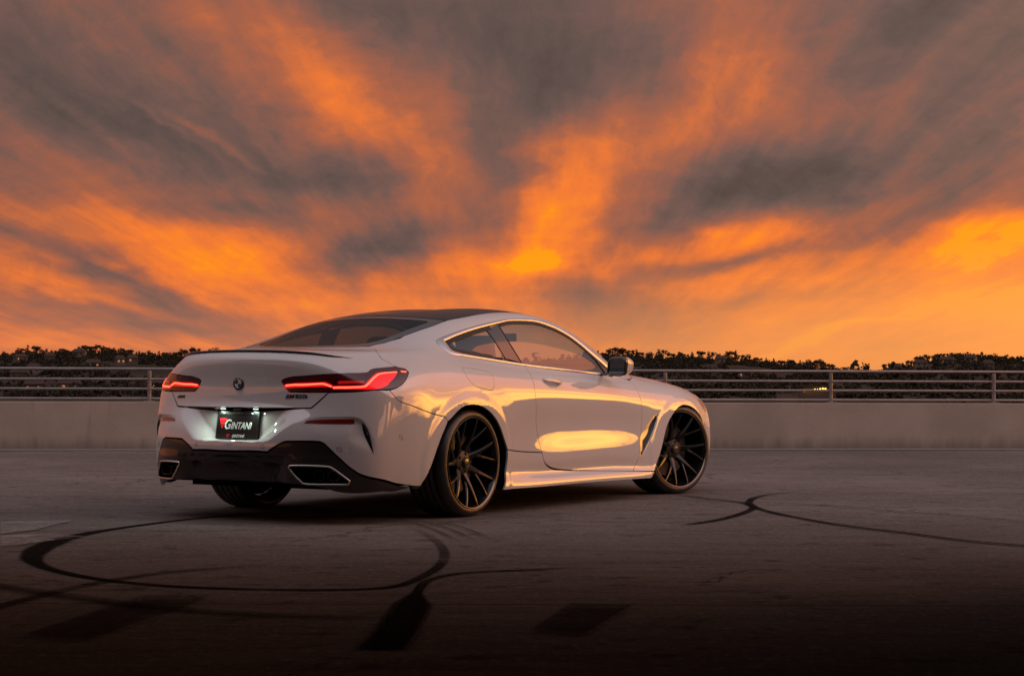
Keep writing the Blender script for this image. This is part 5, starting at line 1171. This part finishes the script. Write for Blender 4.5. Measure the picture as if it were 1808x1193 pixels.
trim('window_border', 'T', rgl, M_GLOSS, parent=RG, holes=[smooth_loop([(.225,0),(.235,.25),(.262,.445),(.22,.468),(.0,.455),(-.20,.448),(-.31,.435),(-.40,.39),(-.475,.28),(-.530,.07),(-.533,0),(-.530,-.07),(-.475,-.28),(-.40,-.39),(-.31,-.435),(-.20,-.448),(0,-.455),(.22,-.468),(.262,-.445),(.235,-.25)], .015)], gap=.001, lift=-.0005, sp=.03, flange=0)
ws = [(1.75,0,0),(1.725,.30,0),(1.665,.489,0),(1.8,.519,0),(2.1,.549,0),(2.35,.589,0),(2.465,.645,0),(2.485,.50,0),(2.535,.28,0),(2.555,0,0)]
trim('windscreen', 'T', smooth_loop([p[:2] for p in full(ws)], .015), M_WGLASS, sp=.03, flange=.004)
# ---- side windows
TS = TO['S']; di = [TS(p) for p in PK['dlo_in']]; do = [TS(p) for p in PK['dlo_out']]
pil = [TS(p) for p in PK['pillar']]
dloL = smooth_loop(di, .010, 50); dloO = smooth_loop(do, .010, 50)
dlLd = smooth_loop(di, .003, 50); dlOd = smooth_loop(do, .003, 50)
def trim_round(p, q):
    Q = np.array([[q[0], q[1]]]); a = np.sqrt(((dlLd-Q)**2).sum(1).min()); b = np.sqrt(((dlOd-Q)**2).sum(1).min()); t = a/(a+b+1e-9)
    return .002+.0075*4*t*(1-t)
def chrome_ring():
    n = 360; V = []; F = []
    def even(L, m):
        L = np.vstack([L, L[:1]]); s = np.concatenate([[0], np.cumsum(np.linalg.norm(np.diff(L, axis=0), axis=1))]); t = np.linspace(0, s[-1], m, endpoint=False)
        return np.stack([np.interp(t, s, L[:, 0]), np.interp(t, s, L[:, 1])], 1)
    A = even(dlOd, n*4); Bq = even(dlLd, n*8); prof = [(0., -.004), (.0, .001), (.12, .0042), (.32, .0062), (.55, .0066), (.78, .0048), (.93, .0010), (1., -.006)]
    Sm = np.array([Bq[((Bq-A[i*4])**2).sum(1).argmin()] for i in range(n)])      # nearest inner point
    k = np.array([.25, .5, .25]); 
    for _ in range(6): Sm = (np.roll(Sm, 1, 0)+2*Sm+np.roll(Sm, -1, 0))/4
    m = len(prof)
    for i in range(n):
        a_ = A[i*4]; b_ = Sm[i]
        for t, h_ in prof:
            p, nn = dS(*(a_+(b_-a_)*t)); V.append(p+nn*h_)
    for i in range(n):
        j = (i+1) % n
        for q in range(m-1): F.append((i*m+q, j*m+q, j*m+q+1, i*m+q+1))
    o = mesh_ob('window_trim', V, F, M_CHROME, CAR, True); o.data.set_sharp_from_angle(angle=math.radians(50)); return o
both(chrome_ring())
dglass = [(pil[3][0]+.003, pil[3][1]), di[4], di[5], di[6], di[7], di[8], di[9], di[10], di[11], di[12], di[13], (1.955, 1.005), (2.020, .897), di[18], di[19], di[20], di[21], (pil[4][0]+.003, pil[4][1])]
DG = trim('door_window', 'S', smooth_loop(dglass, .012, 50), M_GLASS, lift=-.006, gap=0, sp=.03, flange=.004); both(DG)
qglass = [di[0], di[1], di[2], (pil[0][0], pil[0][1]+.002), (pil[1][0], pil[1][1]), (pil[2][0], pil[2][1]-.002), di[23], di[24], di[25]]
both(trim('quarter_window', 'S', smooth_loop(qglass, .012, 40), M_GLASS, lift=-.006, gap=0, sp=.03, flange=.004))
bp = [pil[0], pil[3], pil[4], pil[5], di[22], pil[2], pil[1]]
bp = [(pil[0][0], pil[0][1]+.006), (pil[3][0], pil[3][1]+.004), pil[4], (pil[5][0]-.002, pil[5][1]), (pil[2][0], pil[2][1]-.006), pil[1]]
both(trim('door_pillar', 'S', smooth_loop(bp, .012, 40), M_GLOSS, lift=-.003, gap=.001, sp=.02, flange=.01))
sail = [di[13], di[14], di[15], di[16], di[17], (2.020, .897), (1.955, 1.005)]
both(trim('mirror_sail', 'S', smooth_loop(sail, .012, 35), M_GLOSS, lift=-.003, gap=.001, sp=.02))
# rubber seals: along the top of the door glass, along the division bar, at the pillar
def seal(center, w, lift=-.0008):
    L = cr_line(center, .012); t = np.gradient(L, axis=0); t /= np.linalg.norm(t, axis=1)[:, None]; n = np.stack([-t[:, 1], t[:, 0]], 1)
    lp = np.vstack([L+n*w, (L-n*w)[::-1]]); both(trim('window_seal', 'S', lp, M_RUB, gap=0, lift=lift, sp=.02, flange=.006))
top = inset(np.array(di), .0085)
seal([tuple(top[i]) for i in range(4, 16)], .008); seal([(1.952, 1.008), (1.985, .955), (2.022, .895)], .011)
seal([pil[3], pil[4], pil[5]], .0045)
seal([tuple(x) for x in inset(np.array(di), .012)[[25, 0, 1, 2, 3]]], .010); seal([tuple(x) for x in inset(np.array(di), .012)[[22, 23, 24, 25]]], .010)
# ---- lip spoiler
lipc = [(-1.052,0,1.004),(-1.045,.155,1.003),(-1.022,.307,.999),(-.984,.429,.992),(-.918,.538,.981),(-.83,.612,.970),(-.765,.660,.962),(-.715,.700,.955)]
V = []; F = []
L = cr_line(full(lipc)[:0] or [(p[0], -p[1], p[2]) for p in lipc[::-1]]+lipc[1:], .02); n = len(L)
for i, p in enumerate(L):
    f = abs(p[1])/.70; s = 1-sst(f, .62, 1.0); out = Vector((-1, p[1]*.55, 0)).normalized()
    P_ = Vector(p); h_ = .012*s+.0008
    V += [P_-out*.030+Vector((0, 0, .0022)), P_+out*(.007*s)+Vector((0, 0, h_)), P_+out*(.009*s)+Vector((0, 0, h_-.005*s)), P_+out*.0025+Vector((0, 0, -.004))]
for i in range(n-1):
    for k in range(3): F.append((i*4+k, (i+1)*4+k, (i+1)*4+k+1, i*4+k+1))
mesh_ob('lip_spoiler', V, F, M_GLOSS, LID, True)
# ---- door handle
def handle():
    V = []; F = []; n = 22; m = 12
    pa, na = dS(.962, .846); pb, nb = dS(1.195, .818)
    for i in range(n+1):
        t = i/n; c, nn = dS(.962+.233*t, .843-.020*t); up = Vector((0, 0, 1)); tx = (pb-pa).normalized(); upv = nn.cross(tx).normalized()
        bow = math.sin(PI*t)**.6; r = max(.0, 1-(2*t-1)**4)**.5; hw = .021*r+.001; th = .009*r+.001
        cc = c+nn*(.004+.017*bow)
        for k in range(m): a_ = 2*PI*k/m; V.append(cc+upv*hw*math.cos(a_)+nn*th*math.sin(a_))
    for i in range(n):
        for k in range(m): F.append((i*m+k, i*m+(k+1) % m, (i+1)*m+(k+1) % m, (i+1)*m+k))
    F += [tuple(range(m))[::-1], tuple(n*m+k for k in range(m))]
    return mesh_ob('door_handle', V, F, M_PAINT, CAR, True)
both(handle())
# ---- door mirror
def door_mirror():
    # cross-sections from the glass face forward; in the y-z plane, rounded quad
    cy, cz = .985, .938
    def sec(x, y0, y1, z0, z1, e, lean=0.):
        out = []
        for i in range(32):
            a_ = 2*PI*i/32; c, s = math.cos(a_), math.sin(a_)
            yy = (y0+y1)/2+(y1-y0)/2*math.copysign(abs(c)**e, c); zz = (z0+z1)/2+(z1-z0)/2*math.copysign(abs(s)**e, s)
            out.append(Vector((x+lean*(yy-cy), yy+.10*(zz-cz), zz)))
        return out
    S = [sec(1.800, .905, 1.058, .875, 1.000, .42, -.22), sec(1.803, .898, 1.064, .869, 1.005, .45, -.22), sec(1.825, .897, 1.068, .868, 1.008, .5, -.2), sec(1.870, .905, 1.066, .874, 1.006, .6, -.15), sec(1.915, .925, 1.055, .888, .996, .75), sec(1.945, .955, 1.03, .91, .972, 1.0), sec(1.955, .985, 1.005, .935, .950, 1.0)]
    V = [p for s in S for p in s]; F = []
    for k in range(2, len(S)-1):
        for i in range(32): F.append((k*32+i, k*32+(i+1) % 32, (k+1)*32+(i+1) % 32, (k+1)*32+i))
    F.append(tuple((len(S)-1)*32+i for i in range(32)))
    root = mesh_ob('door_mirror', V, F, M_PAINT, CAR, True)
    fr = sec(1.801, .905, 1.058, .875, 1.000, .42, -.22); gi = sec(1.806, .914, 1.049, .884, .991, .42, -.22); g2 = sec(1.812, .918, 1.045, .888, .987, .42, -.22)
    V = S[2]+S[1]+S[0]+fr+gi+g2; F = []
    for k in range(5):
        for i in range(32): F.append((k*32+(i+1) % 32, k*32+i, (k+1)*32+i, (k+1)*32+(i+1) % 32))
    mesh_ob('mirror_frame', V, F, M_GLOSS, root)
    mesh_ob('mirror_glass', sec(1.811, .917, 1.046, .887, .988, .42, -.20), [tuple(range(32))[::-1]], pmat('mirror_silver', (.10, .105, .11), .04, 1.0), root)
    V, F = tube([(1.93, .78, .885), (1.90, .85, .890), (1.875, .93, .898)], .016, 10); V = [Vector((v[0], v[1], (v[2]-.89)*.8+.888)) for v in V]
    mesh_ob('mirror_arm', V, F, M_GLOSS, root, True)
    return root
mo = door_mirror(); both(mo)

# ---- wheels: seven twin-branch spokes, axle along local y, outer face towards -y
TR, RR = .3345, .282
M_TYRE = noisy(pmat('tyre_rubber', (.020, .018, .017), .45, spec=.8), (.016, .0145, .014), (.024, .021, .020), 30, 4, .10, 120, (.36, .5))
M_RIM = pmat('gloss_black_rim', (.008, .0075, .0075), .3, 0., .55, .04, .2); M_LIP = pmat('rim_lip', (.30, .24, .20), .22, 1.0); M_RIMIN = pmat('rim_barrel', (.012, .011, .011), .35, .4, .3, .1)
M_DISC = noisy(pmat('brake_disc', (.13, .12, .11), .4, .8), (.10, .09, .085), (.16, .145, .135), 12)
def lathe(profile, n=96, closed=False):
    V = []; F = []; m = len(profile)
    for i in range(n):
        a_ = 2*PI*i/n
        for (r, y) in profile: V.append((r*math.sin(a_), y, r*math.cos(a_)))
    for i in range(n):
        j = (i+1) % n
        for k in range(m if closed else m-1):
            l = (k+1) % m; F.append((i*m+k, i*m+l, j*m+l, j*m+k))
    return V, F
def crisp(o, deg=32):
    o.data.set_sharp_from_angle(angle=math.radians(deg)); return o
def tyre_profile():
    # outer face near y = 0, inner at 0.28
    P = [(.276, .006), (.2845, .000), (.293, -.003), (.305, -.001), (.3165, .006), (.3265, .018), (.3330, .034)]
    for g in (.078, .120, .165, .210):
        P += [(.3365, g-.006), (.3295, g-.0045), (.3295, g+.0045), (.3365, g+.006)]
    P += [(.3355, .250), (.3305, .268), (.320, .281), (.300, .288), (.280, .280), (.274, .265), (.272, .14)]
    return P
def spoke(bm, path, wid, thick, bev=.35):
    """bar along path (r, angle, y): flat face outwards, bevelled sides"""
    rings = []
    n = len(path)
    pts = [Vector((r*math.sin(a_), y, r*math.cos(a_))) for r, a_, y in path]
    for i, p in enumerate(pts):
        t = (pts[min(i+1, n-1)]-pts[max(i-1, 0)]).normalized(); side = t.cross(Vector((0, -1, 0))).normalized(); out = side.cross(t).normalized()
        if out.y > 0: out = -out
        w, h = wid[i], thick[i]
        ring = [p+side*(-w/2*.55)+out*0, p+side*(w/2*.55), p+side*(w/2)-out*h*.30, p+side*(w/2*.9)-out*h, p-side*(w/2*.9)-out*h, p-side*(w/2)-out*h*.30]
        rings.append([bm.verts.new(q) for q in ring])
    for i in range(n-1):
        for k in range(6): bm.faces.new((rings[i][k], rings[i][(k+1) % 6], rings[i+1][(k+1) % 6], rings[i+1][k]))
    bm.faces.new(rings[0][::-1]); bm.faces.new(rings[-1])
def yface(r):      # concave face: deep at the hub, out at the lip
    t = (r-.05)/(.276-.05); return .070*(1-t)**1.6+.006
def make_wheel(phase):
    root = empty('wheel', parent=CAR)
    V, F = lathe(tyre_profile(), 128, True); ty = mesh_ob('tyre', V, F, M_TYRE, root, True)
    V, F = lathe([(.2835, .0035), (.2825, -.0035), (.2795, -.0055), (.2755, -.003), (.2725, .006), (.264, .020), (.258, .05), (.255, .11), (.250, .20), (.262, .25)], 96); crisp(mesh_ob('rim', V, F, M_RIM, root, True))
    V, F = lathe([(.2800, -.0062), (.2765, -.0052), (.2735, .0012)], 96); mesh_ob('rim_edge', V, F, M_LIP, root, True)
    step = 2*PI/7; sm = None
    for k in range(7):
        if sm is None:
            bm = bmesh.new(); rs = [.052, .075, .105, .14, .18, .22, .25, .2745]
            # main arm leans a little forward
            spoke(bm, [(r, .06*(1-((r-.05)/.225)), yface(r)) for r in rs], [.066, .052, .043, .034, .028, .024, .021, .019], [.034, .034, .032, .030, .028, .026, .022, .018])
            # branch leaves the arm at mid radius
            rb = [.100, .125, .15, .18, .21, .245, .2745]
            A0, A1 = (.112, .06), (.2745, step/2); pa = (A0[0]*math.sin(A0[1]), A0[0]*math.cos(A0[1])); pb = (A1[0]*math.sin(A1[1]), A1[0]*math.cos(A1[1]))
            bl = [(pa[0]+(pb[0]-pa[0])*t, pa[1]+(pb[1]-pa[1])*t) for t in np.linspace(0, 1, 7)]
            spoke(bm, [(math.hypot(*q), math.atan2(*q), yface(math.hypot(*q))+.012*(1-(math.hypot(*q)-.098)/.176)) for q in bl], [.032, .026, .022, .020, .018, .017, .016], [.030, .028, .026, .025, .023, .020, .017])
            bmesh.ops.recalc_face_normals(bm, faces=bm.faces); o = bm_ob('spoke', bm, M_RIM, root); sm = o.data
            o.modifiers.new('b', 'BEVEL').width = .0018; o.modifiers['b'].segments = 2
        else:
            o = link_ob('spoke', sm, root); o.modifiers.new('b', 'BEVEL').width = .0018; o.modifiers['b'].segments = 2
        o.rotation_euler = (0, step*k+phase, 0)
    # hub, with U-shaped webs between the arms
    V, F = lathe([(.0, .050), (.026, .050), (.030, .053), (.034, .060), (.046, .064), (.060, .066), (.072, .070), (.078, .085), (.078, .12), (.0, .12)], 84); crisp(mesh_ob('hub', V, F, pmat('hub_black', (.010, .0095, .0095), .5), root, True))
    V, F = lathe([(.0, .0435), (.020, .0435), (.0235, .0445), (.0250, .047), (.0255, .056)], 48); cap = crisp(mesh_ob('centre_cap', V, F, M_GLOSS, root, True))
    V, F = lathe([(.0238, .0440), (.0250, .0432), (.0262, .0440), (.0262, .050)], 48); mesh_ob('cap_ring', V, F, pmat('cap_ring_metal', (.16, .14, .13), .3, 1.0), cap, True)
    bm = bmesh.new()
    for z in (-.004, .004): bx(bm, -.010, .010, .0425, .0436, z-.0014, z+.0014)
    bm_ob('cap_emblem', bm, bpy.data.materials['cap_ring_metal'], cap)
    nm = None
    for k in range(5):
        if nm is None:
            V, F = lathe([(0, .058), (.008, .058), (.010, .062), (.010, .085)], 6); o = mesh_ob('lug_nut', V, F, M_RUB, root); nm = o.data
        else: o = link_ob('lug_nut', nm, root)
        a_ = 2*PI*k/5+.3; o.location = (.056*math.sin(a_), 0, .056*math.cos(a_))
    V, F = lathe([(.07, .135), (.197, .135), (.1975, .138), (.1975, .167), (.07, .167)], 72); crisp(mesh_ob('brake_disc', V, F, M_DISC, root, True))
    V, F = lathe([(.0, .205), (.10, .205), (.235, .200), (.247, .190)], 64); mesh_ob('brake_shield', V, F, M_DARK, root)
    # caliper
    V = []; F = []; m = 12
    for i in range(m+1):
        a_ = -1.05-.55+1.1*i/m
        for r, y in ((.145, .118), (.212, .118), (.216, .128), (.216, .185), (.145, .185)): V.append((r*math.sin(a_), y, r*math.cos(a_)))
    for i in range(m):
        for k in range(5): F.append((i*5+k, i*5+(k+1) % 5, (i+1)*5+(k+1) % 5, (i+1)*5+k))
    F += [(0, 1, 2, 3, 4), tuple(m*5+k for k in (4, 3, 2, 1, 0))]
    mesh_ob('brake_caliper', V, F, pmat('caliper_grey', (.16, .15, .15), .35, .3, .5, .1), root)
    return root
def place(root, x, y, rz): root.location = (x, y, TR-.002); root.rotation_euler = (0, 0, rz)
def copy_wheel(root, roll):
    r = root.copy(); COL.objects.link(r); r.parent = CAR
    for ch in list(root.children):
        c = ch.copy(); COL.objects.link(c); c.parent = r
        if ch.name.startswith('spoke'): c.rotation_euler.y += roll
        for g in ch.children: d_ = g.copy(); COL.objects.link(d_); d_.parent = c
    return r
w1 = make_wheel(math.radians(12))
place(w1, .062, -.932, 0)
wf = copy_wheel(w1, math.radians(20)); wl = copy_wheel(w1, .4); wfl = copy_wheel(w1, .9)
STEER = math.radians(-17.5)
wf.location = (2.835, -.86, TR-.002); wf.rotation_euler = (0, 0, STEER)
c = Matrix.Rotation(STEER, 3, 'Z') @ Vector((0, -.075, 0)); wf.location = (2.915+c.x, -.852+c.y, TR-.002)
place(wl, .025, .928, PI); wfl.location = (2.90, .92, TR-.002); wfl.rotation_euler = (0, 0, PI+STEER)

# ---- wheel housings, floor, cabin
def housing(x):
    V = []; F = []; n = 28
    for i in range(n+1):
        a_ = PI*.02+PI*.96*i/n; cx, cz = x-math.cos(a_)*.405, .30+math.sin(a_)*.385
        for y in (.50, .925): V.append((cx, y, cz))
    for i in range(n): F.append((i*2, i*2+1, i*2+3, i*2+2))
    F.append(tuple(i*2 for i in range(n+1)))
    return both(mesh_ob('wheel_housing', V, F, M_DARK, CAR))
housing(.03); housing(2.89)
bm = bmesh.new(); bx(bm, -.80, 3.40, -.58, .58, .192, .215); bx(bm, .47, 2.42, -.875, .875, .150, .20); bm_ob('floor_pan', bm, M_DARK, CAR)
# closing panels behind the bumper skin and the sills
bm = bmesh.new(); bx(bm, -.93, -.90, -.60, .60, .225, .66); bx(bm, .44, 2.42, .70, .72, .17, .85); bx(bm, .44, 2.42, -.72, -.70, .17, .85); bx(bm, 2.40, 2.43, -.70, .70, .17, .84); bx(bm, -.58, -.55, -.5, .5, .18, .95); bx(bm, .40, .44, -.70, .70, .18, .86); bm_ob('inner_shell', bm, M_DARK, CAR)
M_TRIM = pmat('cabin_trim', (.020, .019, .020), .7); M_SEAT = noisy(pmat('black_leather', (.022, .020, .020), .5), (.018, .017, .017), (.028, .026, .026), 14, 5, .2, 90)
bm = bmesh.new(); bx(bm, -.56, .14, -.50, .50, .945, .975, .01); bm_ob('parcel_shelf', bm, M_TRIM, CAR)
bm = bmesh.new(); bx(bm, 1.95, 2.46, -.68, .68, .60, .865, .05, 3); bx(bm, 1.92, 2.02, -.62, -.16, .80, .905, .03, 2); bx(bm, 1.92, 2.02, .16, .62, .80, .915, .03, 2); bm_ob('dashboard', bm, M_TRIM, CAR)
for s in (1, -1):
    bm = bmesh.new(); bx(bm, .50, 2.1, s*.725-.015, s*.725+.015, .2, .87, .01); bm_ob('door_card', bm, M_TRIM, CAR)
def soft(bm_args, name, parent, rot=None, loc=None):
    bm = bmesh.new()
    for a_ in bm_args: bx(bm, *a_, .035, 3)
    o = bm_ob(name, bm, M_SEAT, parent, True)
    if rot: o.rotation_euler = rot
    if loc: o.location = loc
    return o
def seat(x, y, front=True):
    root = empty('front_seat' if front else 'rear_seat', parent=CAR)
    root.location = (x, y, .32)
    if front:
        soft([(-.25, .27, -.25, .25, 0, .16)], 'seat_cushion', root)
        soft([(-.06, .07, -.25, .25, 0, .52), (-.05, .12, -.27, -.20, .05, .42), (-.05, .12, .20, .27, .05, .42)], 'backrest', root, (0, -.30, 0), (-.24, 0, .12))
        soft([(-.045, .055, -.14, .14, 0, .19)], 'headrest', root, (0, -.22, 0), (-.415, 0, .63))
    else:
        soft([(-.20, .25, -.24, .24, -.02, .12)], 'seat_cushion', root)
        soft([(-.06, .06, -.25, .25, 0, .42), (-.05, .05, -.15, .15, .36, .57)], 'backrest', root, (0, -.38, 0), (-.2, 0, .08))
    return root
seat(1.38, -.37); seat(1.38, .37); seat(.62, -.36, False); seat(.62, .36, False)
V, F = tube([(0, .17*math.cos(a_), .17*math.sin(a_)) for a_ in np.linspace(0, 2*PI, 30, endpoint=False)], .014, 8, closed=True)
sw = mesh_ob('steering_wheel', V, F, M_TRIM, CAR, True); sw.location = (1.80, .37, .84); sw.rotation_euler = (0, .38, 0)
bm = bmesh.new(); bx(bm, -.012, .012, -.165, .165, -.02, .02, .008); bx(bm, -.012, .012, -.02, .02, -.165, .02, .008); bm_ob('wheel_spokes', bm, M_TRIM, sw)
bm = bmesh.new(); bx(bm, 1.88, 1.90, -.11, .11, 1.12, 1.18, .01); bm_ob('interior_mirror', bm, M_TRIM, CAR)

# ---- badges and the number plate
def rear_hit(y, z):
    return hit(Vector((-3, y, z)), Vector((1, 0, 0)))
def frame_at(p, n, roll=0.):
    """local x to the right seen from behind, y up, z out of the surface"""
    up = Vector((0, 0, 1)); xr = up.cross(n).normalized(); yu = n.cross(xr).normalized()
    return Matrix.Translation(p) @ Matrix((xr, yu, n)).transposed().to_4x4() @ Matrix.Rotation(roll, 4, 'Z')
def text_mesh(s, size, depth, mat, shear=0., align='CENTER', sx=1.):
    cu = bpy.data.curves.new('t', 'FONT'); cu.body = s; cu.size = size; cu.extrude = depth; cu.shear = shear; cu.align_x = align; cu.align_y = 'CENTER'; cu.offset = size*.018
    o = bpy.data.objects.new('t', cu); COL.objects.link(o); dg = bpy.context.evaluated_depsgraph_get(); me = bpy.data.meshes.new_from_object(o.evaluated_get(dg))
    bpy.data.objects.remove(o); me.materials.clear(); me.materials.append(mat)
    if sx != 1: me.transform(Matrix.Diagonal((sx, 1, 1, 1)))
    return me
p, n = rear_hit(0, .815); M4 = frame_at(p, n)
bd = empty('roundel_badge', M4, LID)
V, F = lathe([(0, -.004), (.0385, -.0045), (.041, -.0025), (.0415, .002)], 48); V = [(v[0], v[2], -v[1]) for v in V]; o = mesh_ob('badge_ring', V, [f[::-1] for f in F], M_GLOSS, bd, True)
M_BLUE = pmat('badge_blue', (.015, .055, .16), .25, 0, .8); M_WHT = pmat('badge_white', (.62, .62, .62), .25, 0, .8)
for k in range(4):
    V = [(0, 0, .0052)]+[(.0255*math.cos(a_), .0255*math.sin(a_), .0052) for a_ in np.linspace(k*PI/2, (k+1)*PI/2, 10)]
    mesh_ob('badge_quarter', V, [(0, i, i+1) for i in range(1, 10)], M_BLUE if k in (1, 3) else M_WHT, bd)
for k in range(2):
    V, F = lathe([(.0255+k*.0145, -.0048), (.0262+k*.0145, -.0058), (.0269+k*.0145, -.0048)], 48); V = [(v[0], v[2], -v[1]) for v in V]; mesh_ob('badge_rim', V, [f[::-1] for f in F], M_CHROME, bd, True)
for ch, a_ in (('B', .72), ('M', 0), ('W', -.72)):
    link_ob('badge_letter', text_mesh(ch, .0125, .0004, M_WHT), bd, Matrix.Rotation(a_, 4, 'Z') @ Matrix.Translation((0, .0325, .0055)))
# M850i on the right, xDrive on the left
M_BADGE = pmat('badge_dark', (.030, .030, .032), .3, .4, .5)
def row_badge(name, y, z, build):
    p, n = rear_hit(y, z); e = empty(name, frame_at(p+n*.0012, n), LID); build(e)
def b1(e):
    for k, c in enumerate(((.04, .20, .42), (.015, .03, .12), (.40, .02, .03))):
        x0 = -.088+k*.0075; V = [(x0, -.011, 0), (x0+.0075, -.011, 0), (x0+.0155, .011, 0), (x0+.008, .011, 0)]; V += [(a_, b, .002) for a_, b, _ in V]
        mesh_ob('badge_stripe', V, [(0, 3, 2, 1), (4, 5, 6, 7), (0, 1, 5, 4), (1, 2, 6, 5), (2, 3, 7, 6), (3, 0, 4, 7)], pmat('stripe', c, .3, 0, .5), e)
    link_ob('badge_letters', text_mesh('M', .032, .0012, M_BADGE, .25, 'LEFT', 1.25), e, Matrix.Translation((-.062, 0, .001)))
    link_ob('badge_letters', text_mesh('850i', .032, .0012, M_BADGE, .0, 'LEFT', 1.45), e, Matrix.Translation((-.022, 0, .001)))
row_badge('model_badge', -.425, .742, b1)
def b2(e): link_ob('badge_letters', text_mesh('xDRIVE', .024, .0012, M_BADGE, .35, 'CENTER', 1.0), e, Matrix.Translation((0, 0, .001)))
row_badge('drive_badge', .492, .735, b2)
# plate: frame, panel, lettering
PZ = .5725; px_b = -1.028-.155*(.66-PZ)
nrm = Vector((-1, 0, .155)).normalized()
pl = empty('number_plate', frame_at(Vector((px_b-.016, 0, PZ)), nrm), CAR)
M_PLATE = pmat('plate_black', (.010, .010, .011), .35); M_PTXT = pmat('plate_white', (.75, .75, .74), .4); M_PRED = pmat('plate_red', (.60, .012, .020), .4)
def rrect(w, h, r, z, n=6):
    out = []
    for cx, cy, a0 in ((w/2-r, h/2-r, 0), (-w/2+r, h/2-r, PI/2), (-w/2+r, -h/2+r, PI), (w/2-r, -h/2+r, 1.5*PI)):
        for i in range(n+1): a_ = a0+PI/2*i/n; out.append((cx+r*math.cos(a_), cy+r*math.sin(a_), z))
    return out
def slab(name, w, h, r, z0, z1, mat, parent, hole=None):
    A = rrect(w, h, r, z0); Bq = rrect(w, h, r, z1-.002); C = rrect(w-.004, h-.004, r, z1); n = len(A); V = A+Bq+C; F = []
    for k in range(2):
        for i in range(n): F.append((k*n+i, k*n+(i+1) % n, (k+1)*n+(i+1) % n, (k+1)*n+i))
    if hole:
        H1 = rrect(*hole, z1); H0 = rrect(*hole, z1-.004); m0 = len(V); V += H1+H0
        for i in range(n): F.append((2*n+i, 2*n+(i+1) % n, m0+(i+1) % n, m0+i)); F.append((m0+i, m0+(i+1) % n, m0+n+(i+1) % n, m0+n+i))
    else: F.append(tuple(2*n+i for i in range(n)))
    return mesh_ob(name, V, F, mat, parent)
slab('plate_frame', .322, .166, .010, -.014, .006, M_PLATE, pl, (.298, .118, .004)).location = (0, 0, 0)
slab('plate_panel', .304, .150, .006, -.004, .0025, pmat('plate_face', (.006, .006, .007), .3, 0, .6, .08), pl)
link_ob('plate_lettering', text_mesh('INTANI', .058, .0006, M_PTXT, .28, 'LEFT', .80), pl, Matrix.Translation((-.052, -.008, .0034)))
link_ob('plate_lettering', text_mesh('G', .080, .0006, M_PTXT, .28, 'CENTER', .85), pl, Matrix.Translation((-.080, -.001, .0036)))
link_ob('plate_lettering', text_mesh('GINTANI', .024, .0006, M_PTXT, .28, 'CENTER', .95), pl, Matrix.Translation((.012, -.0685, .0068)))
bm = bmesh.new()
for k in range(9): bx(bm, -.040+k*.008, -.040+k*.008+.0055, .0695, .0720+.001*(k % 2), .0060, .0066)
bm_ob('frame_print', bm, M_PTXT, pl)
for (cx, cy, s, zz) in ((-.108, .016, 1.0, .0030), (-.062, -.066, .42, .0066)):
    for i in range(3):
        y1 = .022-.021*i; y0 = y1-.018; f1 = 1-(.022-y1)/.066; f0 = 1-(.022-y0)/.066; w = .036
        V = [(cx+s*(-w+.012*(1-f0)*2), cy+s*y0, zz), (cx+s*(-w+.012*(1-f0)*2+2*w*max(f0, .02)*.9), cy+s*y0, zz), (cx+s*(-w+.012*(1-f1)*2+2*w*f1*.9), cy+s*y1, zz), (cx+s*(-w+.012*(1-f1)*2), cy+s*y1, zz)]
        mesh_ob('plate_triangle', V, [(0, 1, 2, 3)], M_PRED, pl)
for sx_ in (-.105, .105):
    V, F = lathe([(0, -.0045), (.004, -.0045), (.0048, -.003), (.0048, 0)], 12); V = [(v[0]+sx_, v[2]+.066, -v[1]+.006) for v in V]; mesh_ob('plate_screw', V, [f[::-1] for f in F], M_CHROME, pl, True)
# number-plate lamps under the lid
M_NPL = pmat('plate_lamp', (1, 1, 1), .4, emis=(.78, 1.0, .82), es=2.2)
for s in (-1, 1):
    bm = bmesh.new(); bx(bm, -1.052, -1.040, s*.125-.016, s*.125+.016, .664, .668, .001); o = bm_ob('plate_lamp', bm, M_NPL, CAR)
    ld = bpy.data.lights.new('plate_lamp_light', 'AREA'); ld.shape = 'RECTANGLE'; ld.size = .05; ld.size_y = .02; ld.energy = .40; ld.color = (.74, 1.0, .80)
    lo = bpy.data.objects.new('plate_lamp_light', ld); COL.objects.link(lo); lo.parent = CAR; lo.location = (-1.075, s*.125, .657); lo.rotation_euler = (0, math.radians(14), 0)
bm = bmesh.new(); bx(bm, -1.07, -1.035, -.03, .03, .652, .668, .005); bm_ob('camera_housing', bm, M_PLAST, CAR)
